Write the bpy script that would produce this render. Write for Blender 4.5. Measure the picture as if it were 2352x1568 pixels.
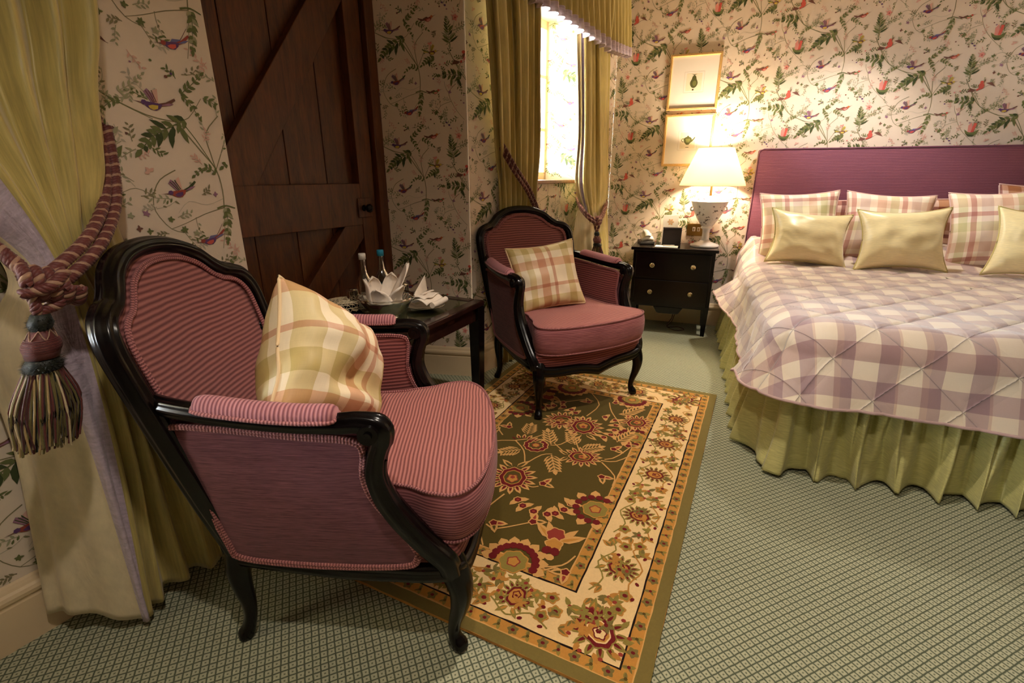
import bpy, math, random
from math import sin, cos, pi, radians, sqrt, atan2, exp
from mathutils import Vector, Matrix, noise

for o in list(bpy.data.objects):
    bpy.data.objects.remove(o)
sc = bpy.context.scene
COL = sc.collection
random.seed(7)

# ------------------------------------------------------------------ camera, sky, lights, exposure
cam_d = bpy.data.cameras.new('camera')
cam = bpy.data.objects.new('camera', cam_d)
COL.objects.link(cam)
cam.location = (0, 0, 1.15)
cam.rotation_euler = (radians(90 - 18.85), 0, 0)
cam_d.sensor_fit = 'HORIZONTAL'
cam_d.sensor_width = 36.0
cam_d.lens = 1120.0 / 2352.0 * 36.0
cam_d.clip_start = 0.02
sc.camera = cam

vs = sc.view_settings
vs.view_transform = 'Standard'
vs.look = 'None'
vs.gamma = 1.0
vs.use_curve_mapping = False
vs.exposure = 0.15

w = bpy.data.worlds.new('sky')
sc.world = w
w.use_nodes = True
w.node_tree.nodes['Background'].inputs['Color'].default_value = (0.80, 0.91, 1.0, 1)
w.node_tree.nodes['Background'].inputs['Strength'].default_value = 115.0


def lamp(name, kind, loc, energy, color, size=0.05, rot=(0, 0, 0), **kw):
    d = bpy.data.lights.new(name, kind)
    d.energy = energy
    d.color = color
    if kind == 'AREA':
        d.shape = 'RECTANGLE'
        d.size = size
        d.size_y = kw.pop('size_y', size)
    else:
        d.shadow_soft_size = size
    for k, v in kw.items():
        setattr(d, k, v)
    o = bpy.data.objects.new(name, d)
    COL.objects.link(o)
    o.location = loc
    o.rotation_euler = rot
    return o


WARM = (1.0, 0.74, 0.46)
# two recessed ceiling spots (one over the rug, one over the bed) and an added fill spot; the bedside bulbs are in the lamp builder
lamp('ceiling_spot_bulb', 'SPOT', (0.42, 1.38, 2.36), 80, (1.0, 0.87, 0.73), 0.045, spot_size=radians(88), spot_blend=0.6)
lamp('ceiling_spot_bulb', 'SPOT', (1.95, 3.05, 2.36), 84, (1.0, 0.90, 0.80), 0.045, spot_size=radians(104), spot_blend=0.7)
lamp('ceiling_spot_bulb', 'SPOT', (-0.05, 0.25, 2.36), 40, (1.0, 0.87, 0.74), 0.045, spot_size=radians(140), spot_blend=0.8)  # added fill to brighten the left wall, curtain and near armchair

# ------------------------------------------------------------------ helpers


def lin(r, g, b, a=1.0):
    f = lambda c: (c / 255 / 12.92) if c / 255 <= 0.04045 else ((c / 255 + 0.055) / 1.055) ** 2.4
    return (f(r), f(g), f(b), a)


def H(deg):
    a = radians(deg)
    return Vector((sin(a), cos(a), 0))


def tag(o, label=None, cat=None, group=None, kind=None):
    if label: o['label'] = label
    if cat: o['category'] = cat
    if group: o['group'] = group
    if kind: o['kind'] = kind
    return o


def empty(name, loc=(0, 0, 0), heading=None, parent=None):
    o = bpy.data.objects.new(name, None)
    o.empty_display_size = 0.05
    COL.objects.link(o)
    o.location = loc
    if heading is not None:      # local +X points along the heading
        o.rotation_euler = (0, 0, radians(90 - heading))
    if parent: o.parent = parent
    return o


class MB:
    """collects vertices, faces, uvs, colours, material indices for one mesh object"""

    def __init__(s):
        s.v, s.f, s.uv, s.col, s.mi = [], [], {}, {}, {}

    def add(s, verts, faces, uvs=None, col=None, mi=0):
        o = len(s.v)
        s.v += [tuple(p) for p in verts]
        for f in faces:
            k = len(s.f)
            s.f.append(tuple(i + o for i in f))
            if uvs is not None: s.uv[k] = [uvs[i] for i in f]
            if col is not None: s.col[k] = col
            if mi: s.mi[k] = mi
        return s

    def box(s, x0, x1, y0, y1, z0, z1, M=None, col=None, mi=0):
        vs_ = [Vector(p) for p in ((x0, y0, z0), (x1, y0, z0), (x1, y1, z0), (x0, y1, z0), (x0, y0, z1), (x1, y0, z1), (x1, y1, z1), (x0, y1, z1))]
        if M is not None: vs_ = [M @ p for p in vs_]
        fs = [(3, 2, 1, 0), (4, 5, 6, 7), (0, 1, 5, 4), (1, 2, 6, 5), (2, 3, 7, 6), (3, 0, 4, 7)]
        return s.add(vs_, fs, col=col, mi=mi)

    def grid(s, P, UV=None, closeu=False, closev=False, col=None, mi=0, flip=False):
        """P[i][j] points"""
        n, m = len(P), len(P[0])
        vv = [p for row in P for p in row]
        fs, uvs = [], None
        o = len(s.v)
        s.v += [tuple(p) for p in vv]
        for i in range(n if closeu else n - 1):
            for j in range(m if closev else m - 1):
                i2, j2 = (i + 1) % n, (j + 1) % m
                f = (i * m + j, i2 * m + j, i2 * m + j2, i * m + j2)
                if flip: f = f[::-1]
                k = len(s.f)
                s.f.append(tuple(q + o for q in f))
                if UV is not None:
                    us = {i * m + j: UV(i, j), i2 * m + j: UV(i + 1, j), i2 * m + j2: UV(i + 1, j + 1), i * m + j2: UV(i, j + 1)}
                    s.uv[k] = [us[q] for q in f]
                if col is not None: s.col[k] = col
                if mi: s.mi[k] = mi
        return s

    def lathe(s, prof, n=32, center=(0, 0, 0), wob=None, col=None, mi=0):
        cx, cy, cz = center
        P = []
        for (r, z) in prof:
            row = []
            for k in range(n):
                a = 2 * pi * k / n
                rr = r * (1 + (wob(a, z) if wob else 0))
                row.append((cx + rr * cos(a), cy + rr * sin(a), cz + z))
            P.append(row)
        s.grid(P, closev=True, UV=lambda i, j: (j / n, i / (len(prof) - 1)), col=col, mi=mi)
        return s

    def sweep(s, path, rad, n=10, up=(0, 0, 1), prof=None, closed=False, cap=True, col=None, mi=0, uvs=1.0, twist=0.0):
        """tube along path; rad = scalar, list of scalars or list of (w,h); prof(a)->radius factor"""
        N = len(path)
        path = [Vector(p) for p in path]
        upv = Vector(up)
        rings = []
        L = 0.0
        Ls = []
        for i in range(N):
            if closed:
                t = path[(i + 1) % N] - path[i - 1]
            else:
                t = path[min(i + 1, N - 1)] - path[max(i - 1, 0)]
            t.normalize()
            u_ = upv.cross(t)
            if u_.length < 1e-4: u_ = Vector((1, 0, 0)).cross(t)
            if u_.length < 1e-4: u_ = Vector((0, 1, 0)).cross(t)
            u_.normalize()
            w_ = t.cross(u_)
            r = rad[i] if isinstance(rad, list) else rad
            ru, rw = r if isinstance(r, (list, tuple)) else (r, r)
            if i: L += (path[i] - path[i - 1]).length
            Ls.append(L)
            ring = []
            for k in range(n):
                a = 2 * pi * k / n + twist * L
                f = prof(2 * pi * k / n) if prof else 1.0
                ring.append(path[i] + u_ * (ru * f * cos(a)) + w_ * (rw * f * sin(a)))
            rings.append(ring)
        s.grid(rings, closeu=closed, closev=True, UV=lambda i, j: ((Ls[min(i, N - 1)] + (0 if i < N else .02)) * uvs, j / n), col=col, mi=mi)
        if cap and not closed:
            o = len(s.v)
            s.v += [tuple(p) for p in rings[0]] + [tuple(p) for p in rings[-1]]
            k = len(s.f)
            s.f.append(tuple(o + q for q in range(n))[::-1])
            s.f.append(tuple(o + n + q for q in range(n)))
            for q in (k, k + 1):
                if col is not None: s.col[q] = col
                if mi: s.mi[q] = mi
                s.uv[q] = [(0, 0)] * n
        return s

    def build(s, name, mats, parent=None, smooth=True, loc=None, angle=None, bevel=None, solid=None, sub=None, weld=False, rot=None):
        me = bpy.data.meshes.new(name)
        me.from_pydata(s.v, [], s.f)
        if s.uv:
            l = me.uv_layers.new(name='UVMap')
            data = [0.0] * (2 * len(me.loops))
            for pi_, poly in enumerate(me.polygons):
                u = s.uv.get(pi_)
                if u:
                    for q, li in enumerate(poly.loop_indices):
                        data[2 * li], data[2 * li + 1] = u[q][0], u[q][1]
            l.data.foreach_set('uv', data)
        if s.col:
            a = me.color_attributes.new('Col', 'FLOAT_COLOR', 'CORNER')
            data = [1.0] * (4 * len(me.loops))
            for pi_, poly in enumerate(me.polygons):
                c = s.col.get(pi_)
                if c:
                    for li in poly.loop_indices:
                        data[4 * li:4 * li + 4] = c[:4] if len(c) > 3 else (*c, 1)
            a.data.foreach_set('color', data)
        if not isinstance(mats, (list, tuple)): mats = [mats]
        for m in mats: me.materials.append(m)
        if s.mi:
            for k, v in s.mi.items(): me.polygons[k].material_index = v
        if smooth: me.polygons.foreach_set('use_smooth', [True] * len(me.polygons))
        me.update()
        o = bpy.data.objects.new(name, me)
        COL.objects.link(o)
        if parent: o.parent = parent
        if loc is not None: o.location = loc
        if rot is not None: o.rotation_euler = rot
        if weld:
            md = o.modifiers.new('weld', 'WELD'); md.merge_threshold = 0.0002
        if bevel:
            md = o.modifiers.new('bevel', 'BEVEL'); md.width = bevel; md.segments = 2; md.limit_method = 'ANGLE'; md.angle_limit = radians(35)
        if solid:
            md = o.modifiers.new('solid', 'SOLIDIFY'); md.thickness = solid; md.offset = 0
        if sub:
            md = o.modifiers.new('sub', 'SUBSURF'); md.levels = sub; md.render_levels = sub
        if angle:
            md = o.modifiers.new('split', 'EDGE_SPLIT'); md.split_angle = radians(angle)
        return o


def crom(pts, n, closed=False):
    """Catmull-Rom resample of control points (any dimension), n samples per segment"""
    P = [Vector(p) for p in pts]
    N = len(P)
    out = []
    segs = N if closed else N - 1
    for i in range(segs):
        if closed:
            a, b, c, d = P[i - 1], P[i], P[(i + 1) % N], P[(i + 2) % N]
        else:
            a, b, c, d = P[max(i - 1, 0)], P[i], P[i + 1], P[min(i + 2, N - 1)]
        for k in range(n):
            t = k / n
            out.append(0.5 * ((2 * b) + (c - a) * t + (2 * a - 5 * b + 4 * c - d) * t * t + (3 * b - a - 3 * c + d) * t ** 3))
    if not closed: out.append(P[-1].copy())
    return out


# ------------------------------------------------------------------ materials
class NT:
    def __init__(s, name):
        s.m = bpy.data.materials.new(name)
        s.m.use_nodes = True
        s.t = s.m.node_tree
        s.b = s.t.nodes['Principled BSDF']

    def n(s, typ, **kw):
        nd = s.t.nodes.new(typ)
        for k, v in kw.items():
            if k[0] == '_': nd.inputs[k[1:].replace('_', ' ')].default_value = v
            else: setattr(nd, k, v)
        return nd

    def l(s, a, b):
        s.t.links.new(a, b)

    def val(s, x, inp):
        if isinstance(x, (int, float)): inp.default_value = x
        else: s.l(x, inp)

    def math(s, op, a, b=None, c=None, clamp=False):
        nd = s.n('ShaderNodeMath', operation=op)
        nd.use_clamp = clamp
        s.val(a, nd.inputs[0])
        if b is not None: s.val(b, nd.inputs[1])
        if c is not None: s.val(c, nd.inputs[2])
        return nd.outputs[0]

    def mix(s, f, a, b, blend='MIX'):
        nd = s.n('ShaderNodeMix', data_type='RGBA', blend_type=blend)
        s.val(f, nd.inputs[0])
        for x, i in ((a, 6), (b, 7)):
            if isinstance(x, tuple): nd.inputs[i].default_value = x
            else: s.l(x, nd.inputs[i])
        return nd.outputs[2]

    def ramp(s, f, stops, interp='LINEAR'):
        nd = s.n('ShaderNodeValToRGB')
        cr = nd.color_ramp
        cr.interpolation = interp
        while len(cr.elements) < len(stops): cr.elements.new(0.5)
        for e, (p, c) in zip(cr.elements, stops):
            e.position = p
            e.color = c if len(c) == 4 else (*c, 1)
        s.l(f, nd.inputs[0])
        return nd.outputs[0]

    def noise(s, vec, scale, detail=3, rough=0.5, dist=0.0):
        nd = s.n('ShaderNodeTexNoise')
        nd.inputs['Scale'].default_value = scale
        nd.inputs['Detail'].default_value = detail
        nd.inputs['Roughness'].default_value = rough
        nd.inputs['Distortion'].default_value = dist
        if vec is not None: s.l(vec, nd.inputs['Vector'])
        return nd.outputs['Fac']

    def obj(s):
        return s.n('ShaderNodeTexCoord').outputs['Object']

    def uv(s):
        return s.n('ShaderNodeTexCoord').outputs['UV']

    def map(s, vec, scale=(1, 1, 1), rot=(0, 0, 0), loc=(0, 0, 0)):
        nd = s.n('ShaderNodeMapping')
        s.l(vec, nd.inputs['Vector'])
        nd.inputs['Scale'].default_value = scale
        nd.inputs['Rotation'].default_value = rot
        nd.inputs['Location'].default_value = loc
        return nd.outputs[0]

    def sep(s, vec):
        nd = s.n('ShaderNodeSeparateXYZ')
        s.l(vec, nd.inputs[0])
        return nd.outputs

    def bump(s, h, strength=0.3, dist=0.002):
        nd = s.n('ShaderNodeBump')
        nd.inputs['Strength'].default_value = strength
        nd.inputs['Distance'].default_value = dist
        s.l(h, nd.inputs['Height'])
        s.l(nd.outputs[0], s.b.inputs['Normal'])

    def set(s, **kw):
        for k, v in kw.items():
            k = k.replace('_', ' ')
            if isinstance(v, (int, float, tuple)): s.b.inputs[k].default_value = v
            else: s.l(v, s.b.inputs[k])
        return s.m


def plain(name, col, rough=0.5, metal=0.0, spec=0.5, nscale=None, namt=0.06, bump=None, **kw):
    t = NT(name)
    if nscale:
        nz = t.noise(t.obj(), nscale, 4)
        c2 = tuple(max(0, c * (1 - namt * 4)) for c in col[:3]) + (1,)
        c3 = tuple(min(1, c * (1 + namt * 2)) for c in col[:3]) + (1,)
        t.set(Base_Color=t.ramp(nz, [(0.3, c2), (0.7, c3)]))
        if bump: t.bump(nz, bump[0], bump[1])
    else:
        t.set(Base_Color=col)
    t.b.inputs['Roughness'].default_value = rough
    t.b.inputs['Metallic'].default_value = metal
    t.b.inputs['Specular IOR Level'].default_value = spec
    for k, v in kw.items(): t.b.inputs[k.replace('_', ' ')].default_value = v
    return t.m


def m_vcol(name, rough=0.85, nscale=60, amt=0.08, sheen=0.0, spec=0.2, bump=None):
    t = NT(name)
    a = t.n('ShaderNodeAttribute', attribute_name='Col').outputs['Color']
    nz = t.noise(t.obj(), nscale, 3)
    f = t.math('MULTIPLY_ADD', nz, 2 * amt, 1 - amt)
    g = t.n('ShaderNodeVectorMath', operation='SCALE')
    t.l(a, g.inputs[0]); t.l(f, g.inputs['Scale'])
    t.set(Base_Color=g.outputs[0])
    t.b.inputs['Roughness'].default_value = rough
    t.b.inputs['Specular IOR Level'].default_value = spec
    t.b.inputs['Sheen Weight'].default_value = sheen
    if bump:
        t.bump(t.noise(t.obj(), bump[0], 2), bump[1], bump[2])
    return t.m


def m_wood(name, c1, c2, scale=(1, 1, 12), rough=0.45, coat=0.0, grain=9.0, bump=0.15):
    t = NT(name)
    v = t.map(t.obj(), scale=scale)
    nz = t.noise(v, grain, 6, 0.6, 0.6)
    fine = t.noise(t.map(t.obj(), scale=tuple(s_ * 6 for s_ in scale)), grain, 3)
    m_ = t.math('ADD', t.math('MULTIPLY', nz, 0.7), t.math('MULTIPLY', fine, 0.3))
    t.set(Base_Color=t.ramp(m_, [(0.32, c1), (0.5, tuple((a + b) / 2 for a, b in zip(c1, c2))), (0.68, c2)]))
    t.b.inputs['Roughness'].default_value = rough
    t.b.inputs['Coat Weight'].default_value = coat
    t.b.inputs['Coat Roughness'].default_value = 0.12
    t.bump(m_, bump, 0.001)
    return t.m


def m_rib(name, c_hi, c_lo, period=0.012, axis=0, coord='UV', streak=0.25, depth=0.0022):
    """chenille cord: pink ribs and dark grooves across the cloth"""
    t = NT(name)
    v = t.uv() if coord == 'UV' else t.obj()
    x = t.sep(v)[axis]
    wob = t.math('MULTIPLY', t.math('SUBTRACT', t.noise(v, 7, 2), 0.5), period * 0.9)
    ph = t.math('MULTIPLY', t.math('ADD', x, wob), 2 * pi / period)
    s_ = t.math('MULTIPLY_ADD', t.math('SINE', ph), 0.5, 0.5)
    sc_ = [120, 120, 120]
    sc_[axis] = 900
    st = t.noise(t.map(v, scale=tuple(sc_)), 1.0, 2)
    h = t.math('ADD', t.math('MULTIPLY', s_, 1 - streak), t.math('MULTIPLY', st, streak), clamp=True)
    t.set(Base_Color=t.ramp(h, [(0.12, c_lo), (0.55, tuple((a * .35 + b * .65) for a, b in zip(c_lo, c_hi))), (0.85, c_hi)]), Roughness=0.85)
    t.b.inputs['Sheen Weight'].default_value = 0.12
    t.b.inputs['Specular IOR Level'].default_value = 0.15
    t.bump(h, 0.55, depth)
    return t.m


def m_streak(name, c_hi, c_lo, scale=(14, 14, 330), coord='OBJ', sheen=0.12):
    t = NT(name)
    v = t.uv() if coord == 'UV' else t.obj()
    st = t.noise(t.map(v, scale=scale), 1.0, 4, 0.65)
    st2 = t.noise(t.map(v, scale=tuple(s_ * 3 for s_ in scale)), 1.0, 2)
    h = t.math('ADD', t.math('MULTIPLY', st, 0.6), t.math('MULTIPLY', st2, 0.4))
    t.set(Base_Color=t.ramp(h, [(0.35, c_lo), (0.52, tuple((a + b) / 2 for a, b in zip(c_lo, c_hi))), (0.7, c_hi)]), Roughness=0.85)
    t.b.inputs['Sheen Weight'].default_value = sheen
    t.b.inputs['Specular IOR Level'].default_value = 0.15
    t.bump(h, 0.3, 0.001)
    return t.m


def m_plaid(name, base, bands_u, bands_v, scale=1.0, rough=0.6, slub=0.12, quilt=None, spec=0.35, sheen=0.0):
    """woven check: each band = (start, end, colour, strength); bands repeat every 1/scale metre"""
    t = NT(name)
    v = t.uv()
    o = t.sep(v)
    col = None
    cu = None
    for ax, bands in ((0, bands_u), (1, bands_v)):
        x = t.math('FRACT', t.math('MULTIPLY', o[ax], scale))
        acc = None
        for (a, b, c, k) in bands:
            f = t.math('MULTIPLY', t.math('MULTIPLY', t.math('GREATER_THAN', x, a), t.math('LESS_THAN', x, b)), k)
            cu = t.mix(f, cu if cu is not None else base, c, 'MULTIPLY')
    sc_ = t.noise(t.map(v, scale=(30, 700, 1)), 1.0, 3)
    sd_ = t.noise(t.map(v, scale=(700, 30, 1)), 1.0, 3)
    f = t.math('MULTIPLY_ADD', t.math('ADD', sc_, sd_), slub, 1 - slub)
    g = t.n('ShaderNodeVectorMath', operation='SCALE')
    t.l(cu, g.inputs[0]); t.l(f, g.inputs['Scale'])
    t.set(Base_Color=g.outputs[0])
    t.b.inputs['Roughness'].default_value = rough
    t.b.inputs['Specular IOR Level'].default_value = spec
    t.b.inputs['Sheen Weight'].default_value = sheen
    if quilt:
        a_ = t.math('ABSOLUTE', t.math('SINE', t.math('MULTIPLY', t.math('ADD', o[0], o[1]), pi / (2 * quilt))))
        b_ = t.math('ABSOLUTE', t.math('SINE', t.math('MULTIPLY', t.math('SUBTRACT', o[0], o[1]), pi / (2 * quilt))))
        m_ = t.math('MINIMUM', a_, b_)
        h_ = t.math('POWER', t.math('MINIMUM', m_, .45), .5)
        t.set(Base_Color=t.mix(t.math('MULTIPLY', t.math('LESS_THAN', m_, .022), .45), g.outputs[0], lin(150, 116, 124)))
        t.bump(t.math('ADD', h_, t.math('MULTIPLY', t.math('ADD', sc_, sd_), .03)), .9, .014)
    else:
        t.bump(t.math('ADD', sc_, sd_), 0.12, 0.001)
    return t.m


def m_silk(name, col, rough=0.38, slub=0.10, coord='OBJ', scale=(30, 30, 420), spec=0.5, sheen=0.2, crease=None):
    t = NT(name)
    v = t.uv() if coord == 'UV' else t.obj()
    st = t.noise(t.map(v, scale=scale), 1.0, 4, 0.6)
    c1 = tuple(c * (1 - slub * 2.2) for c in col[:3]) + (1,)
    c2 = tuple(min(1, c * (1 + slub)) for c in col[:3]) + (1,)
    t.set(Base_Color=t.ramp(st, [(0.35, c1), (0.65, c2)]))
    t.b.inputs['Roughness'].default_value = rough
    t.b.inputs['Specular IOR Level'].default_value = spec
    t.b.inputs['Sheen Weight'].default_value = sheen
    if crease:
        h = t.math('ADD', t.math('MULTIPLY', st, 0.25), t.noise(t.map(v, scale=crease[0]), 1.0, 3, 0.55, 0.8))
        t.bump(h, crease[1], crease[2])
    else:
        t.bump(st, 0.15, 0.001)
    return t.m


CREAM_TRIM = plain('cream_gloss_paint', lin(232, 208, 170), 0.35, nscale=4, namt=0.02)
BLACKWOOD = plain('ebonised_black_lacquer', lin(13, 8, 8), 0.2, spec=0.30, nscale=14, namt=0.10)
DARKWOOD = m_wood('dark_mahogany', lin(20, 10, 9), lin(48, 24, 18), scale=(2, 14, 2), rough=0.22, coat=0.5)
DOORWOOD = m_wood('brown_stained_oak', lin(58, 27, 9), lin(116, 62, 24), scale=(7, 7, 0.9), rough=0.42, grain=5, bump=0.25)
BRASS = plain('aged_brass', lin(190, 150, 80), 0.3, 1.0)
CREAM_CORD = lin(200, 185, 150)

# ------------------------------------------------------------------ wallpaper print (drawn as flat ink shapes in the wall mesh)
INK = dict(leaf=lin(112, 118, 72), dark=lin(74, 84, 52), sage=lin(168, 165, 132), stem=lin(140, 132, 98), pale=lin(190, 180, 158),
           red=lin(208, 96, 84), pink=lin(224, 150, 138), purp=lin(104, 72, 116), mauve=lin(160, 118, 140), yell=lin(214, 186, 88),
           brown=lin(122, 84, 72), orange=lin(206, 120, 70), rust=lin(160, 78, 66), blush=lin(222, 178, 160), blue=lin(120, 118, 160))


class Print:
    def __init__(s):
        s.p = []

    def poly(s, pts, c):
        s.p.append(([tuple(p) for p in pts], INK[c] if isinstance(c, str) else c))

    def ell(s, x, y, a, b, ang, c, n=8):
        ca, sa = cos(radians(ang)), sin(radians(ang))
        s.poly([(x + a * cos(t) * ca - b * sin(t) * sa, y + a * cos(t) * sa + b * sin(t) * ca) for t in [2 * pi * k / n for k in range(n)]], c)

    def leaf(s, x, y, L, w, ang, c, bend=0.0):
        """pointed leaf starting at x,y"""
        w *= 1.2
        ca, sa = cos(radians(ang)), sin(radians(ang))
        T = lambda u, v: (x + u * ca - v * sa, y + u * sa + v * ca)
        s.poly([T(0, 0), T(L * .3, -w * .5 + bend * L * .1), T(L * .65, -w * .42 + bend * L * .25), T(L, bend * L * .5), T(L * .62, w * .42 + bend * L * .25), T(L * .28, w * .5 + bend * L * .1)], c)

    def line(s, pts, w, c, taper=0.6, smooth=3):
        q = crom([(p[0], p[1], 0) for p in pts], smooth) if len(pts) > 2 and smooth > 1 else [Vector((p[0], p[1], 0)) for p in pts]
        N = len(q)
        for i in range(N - 1):
            a, b = q[i], q[i + 1]
            d = b - a
            if d.length < 1e-6: continue
            nrm = Vector((-d.y, d.x, 0)).normalized()
            w0 = w * (1 - (1 - taper) * i / (N - 1)) / 2
            w1 = w * (1 - (1 - taper) * (i + 1) / (N - 1)) / 2
            s.poly([(a + nrm * w0).xy, (a - nrm * w0).xy, (b - nrm * w1).xy, (b + nrm * w1).xy], c)

    def fern(s, pts, n, L, w, c, ang=48, rnd=None, c2=None):
        """leaf made of paired pointed lobes along a midrib"""
        q = crom([(p[0], p[1], 0) for p in pts], 6)
        s.line(pts, w * .32, c)
        for k in range(n):
            f = (k + .4) / n
            i = min(int(f * (len(q) - 1)), len(q) - 2)
            d = q[i + 1] - q[i]
            a = math.degrees(atan2(d.y, d.x))
            LL = L * (1.05 - .6 * abs(f - .35) * 1.6)
            for sg in (1, -1):
                s.leaf(q[i].x, q[i].y, LL * (rnd.uniform(.8, 1.15) if rnd else 1), w, a + sg * (ang + (rnd.uniform(-9, 9) if rnd else 0)), c if (k + (sg > 0)) % 3 or not c2 else c2, .15 * -sg)
        d = q[-1] - q[-3]
        s.leaf(q[-1].x, q[-1].y, L * .8, w, math.degrees(atan2(d.y, d.x)), c)

    def bird(s, x, y, sz_, ang, body, wing, tail, head, belly=None, flip=1, wings_up=True):
        sz = sz_ * 1.22
        ca, sa = cos(radians(ang)), sin(radians(ang))
        T = lambda u, v: (x + flip * (u * ca - v * sa) * sz, y + (u * sa + v * ca) * sz)
        P_ = lambda L, c: s.poly([T(*p) for p in L], c)
        if wings_up:
            P_([(-.15, .1), (-.5, .95), (-.2, 1.15), (.05, .8), (.2, .15)], wing)
            P_([(0, .1), (.15, 1.0), (.5, 1.1), (.35, .5), (.25, .1)], 'blush' if wing != 'pink' else 'mauve')
            for k in range(3): P_([(-.1 + .1 * k, .2), (-.36 + .2 * k, 1.0), (-.3 + .2 * k, 1.02), (-.02 + .1 * k, .2)], tail)
        else:
            P_([(-.3, .1), (.1, .38), (.75, .2), (.5, -.02), (-.1, -.05)], wing)
        P_([(.25, .1), (.8, .16), (1.5, .42), (1.55, .28), (.9, -.06), (.3, -.12)], tail)
        P_([(.3, -.02), (1.0, -.08), (1.35, .02), (1.0, .1)], wing)
        P_([(-.72, .12), (-.5, .3), (-.2, .22), (.2, .14), (.5, .02), (.3, -.22), (-.05, -.36), (-.4, -.25), (-.62, -.05)], body)
        if belly: P_([(-.5, .0), (-.2, .05), (.2, -.02), (.1, -.24), (-.2, -.3), (-.42, -.18)], belly)
        P_([(-.92, .26), (-.78, .42), (-.58, .4), (-.48, .24), (-.6, .08), (-.82, .1)], head)
        P_([(-.9, .28), (-1.45, .42), (-.88, .2)], 'brown')


def wallpaper_tile():
    R = random.Random(3)
    p = Print()
    # long stems first, birds last
    p.line([(161.9, 197.2), (164.6, 192.3), (169.4, 184.6), (174.2, 180.2), (182.7, 176.3), (189.2, 175.2)], .42, 'stem', .7)
    p.line([(166, 190.5), (169.9, 185.2), (172.6, 181.2), (177, 178.6), (184, 175.4)], .25, 'leaf', .6)
    p.line([(191.0, 173.6), (195.4, 167.4), (198.7, 162.5), (199.5, 156.2), (199.0, 151.3)], .42, 'stem', .8)
    p.line([(191.6, 175.0), (194.6, 170.4), (198.7, 162.5)], .28, 'leaf', .8)
    p.line([(202.2, 177.8), (197.6, 172.7), (197.9, 167.3), (198.7, 162.5)], .3, 'stem', 1.1)
    p.line([(203.0, 171), (201, 167), (198.7, 162.5)], .25, 'stem', 1.1)
    p.line([(165.5, 181.2), (163.1, 179.2), (161.8, 176.9), (162.9, 173.3), (166.2, 168.2), (171.2, 163.1), (176.0, 159.3)], .3, 'stem', .5)
    p.line([(161.8, 176.9), (160.2, 179.5), (159.5, 182.5)], .22, 'stem')
    p.line([(162.9, 173.3), (157.5, 171.5), (154.8, 168.5), (152.8, 170.5)], .2, 'stem')
    p.line([(187.0, 162.3), (182.4, 159.7), (180.0, 155.6), (179.6, 151.3), (182.7, 146.2), (187.0, 144.6)], .3, 'stem', .6)
    p.line([(199.0, 151.3), (193.0, 149.8), (187.0, 147.5), (182.7, 146.2)], .25, 'stem', .6)
    p.line([(199.2, 154), (194, 152.4), (189, 153.6), (185.5, 150.5)], .16, 'pale')
    p.line([(180.0, 155.6), (176, 157.6), (172.5, 156.5)], .2, 'stem')
    p.line([(204.6, 150.3), (200, 151.8), (198.9, 150.6), (198.0, 145), (196.5, 139)], .3, 'stem', .5)
    p.line([(189.2, 175.2), (193.5, 176.5), (198, 182)], .22, 'stem', .7)
    p.line([(165, 192), (169, 190.4), (174, 193.2), (177.5, 192.2)], .2, 'brown', .6)
    p.line([(192.5, 141), (195, 143), (197.5, 146.5)], .2, 'brown', .6)
    # little twigs
    for (x, y, a, L, c) in [(176, 158, 120, 5, 'pale'), (169, 164, -110, 5, 'stem'), (180, 152, 20, 6, 'pale'), (197.9, 170, 100, 7, 'pale'), (157, 171, 100, 6, 'stem'), (186, 145, -60, 5, 'stem'),
                            (173, 181.6, 70, 5, 'sage'), (162.9, 194, 150, 4, 'stem'), (201, 167, 60, 6, 'pale'), (190, 149, -80, 6, 'stem'), (154.8, 168, -60, 6, 'stem')]:
        q = (x + L * cos(radians(a)), y + L * sin(radians(a)))
        p.line([(x, y), ((x + q[0]) / 2 + R.uniform(-.5, .5), (y + q[1]) / 2 + R.uniform(-.5, .5)), q], .18, c)
        for k in range(4):
            f = .3 + .2 * k
            p.leaf(x + L * f * cos(radians(a)), y + L * f * sin(radians(a)), R.uniform(1.0, 1.8), .45, a + R.choice((-1, 1)) * R.uniform(30, 60), R.choice(('sage', 'leaf', 'stem')))
    for k in range(64):
        x, y, a, L = R.uniform(155, 207), R.uniform(142, 194), R.uniform(0, 360), R.uniform(2.2, 5)
        c = R.choice(('pale', 'sage', 'blush', 'sage', 'leaf', 'stem'))
        q = (x + L * cos(radians(a)), y + L * sin(radians(a)))
        p.line([(x, y), ((x + q[0]) / 2 + R.uniform(-.6, .6), (y + q[1]) / 2 + R.uniform(-.6, .6)), q], .2, c)
        for j in range(6):
            f = .2 + .18 * j
            p.leaf(x + L * f * cos(radians(a)), y + L * f * sin(radians(a)), R.uniform(.9, 2.0), .45, a + (1 if j % 2 else -1) * R.uniform(35, 65), c)
    # spire plant
    p.line([(163.4, 196.8), (162.6, 203), (161.7, 211)], .35, 'leaf', .4)
    for k in range(11):
        f = k / 10
        y = 199.4 + f * 10.5
        x = 163.1 - f * 1.3
        L = 4.0 * (1 - f) ** .8 + 1.0
        for sg in (1, -1):
            p.leaf(x, y, L * R.uniform(.8, 1.15), .85 * (1 - .45 * f), 90 - sg * (58 - 26 * f + R.uniform(-8, 8)), ('dark', 'leaf', 'leaf', 'sage')[R.randrange(4)])
    for k in range(7): p.ell(163.6 + R.uniform(-1.4, 1.4), 194 + R.uniform(0, 5), .38, .32, 0, R.choice(('leaf', 'dark', 'sage')), 6)
    # deeply cut leaves
    p.fern([(168.6, 184.4), (164, 185.4), (158.0, 185.2)], 7, 3.6, 1.0, 'leaf', 62, R, 'dark')
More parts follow.
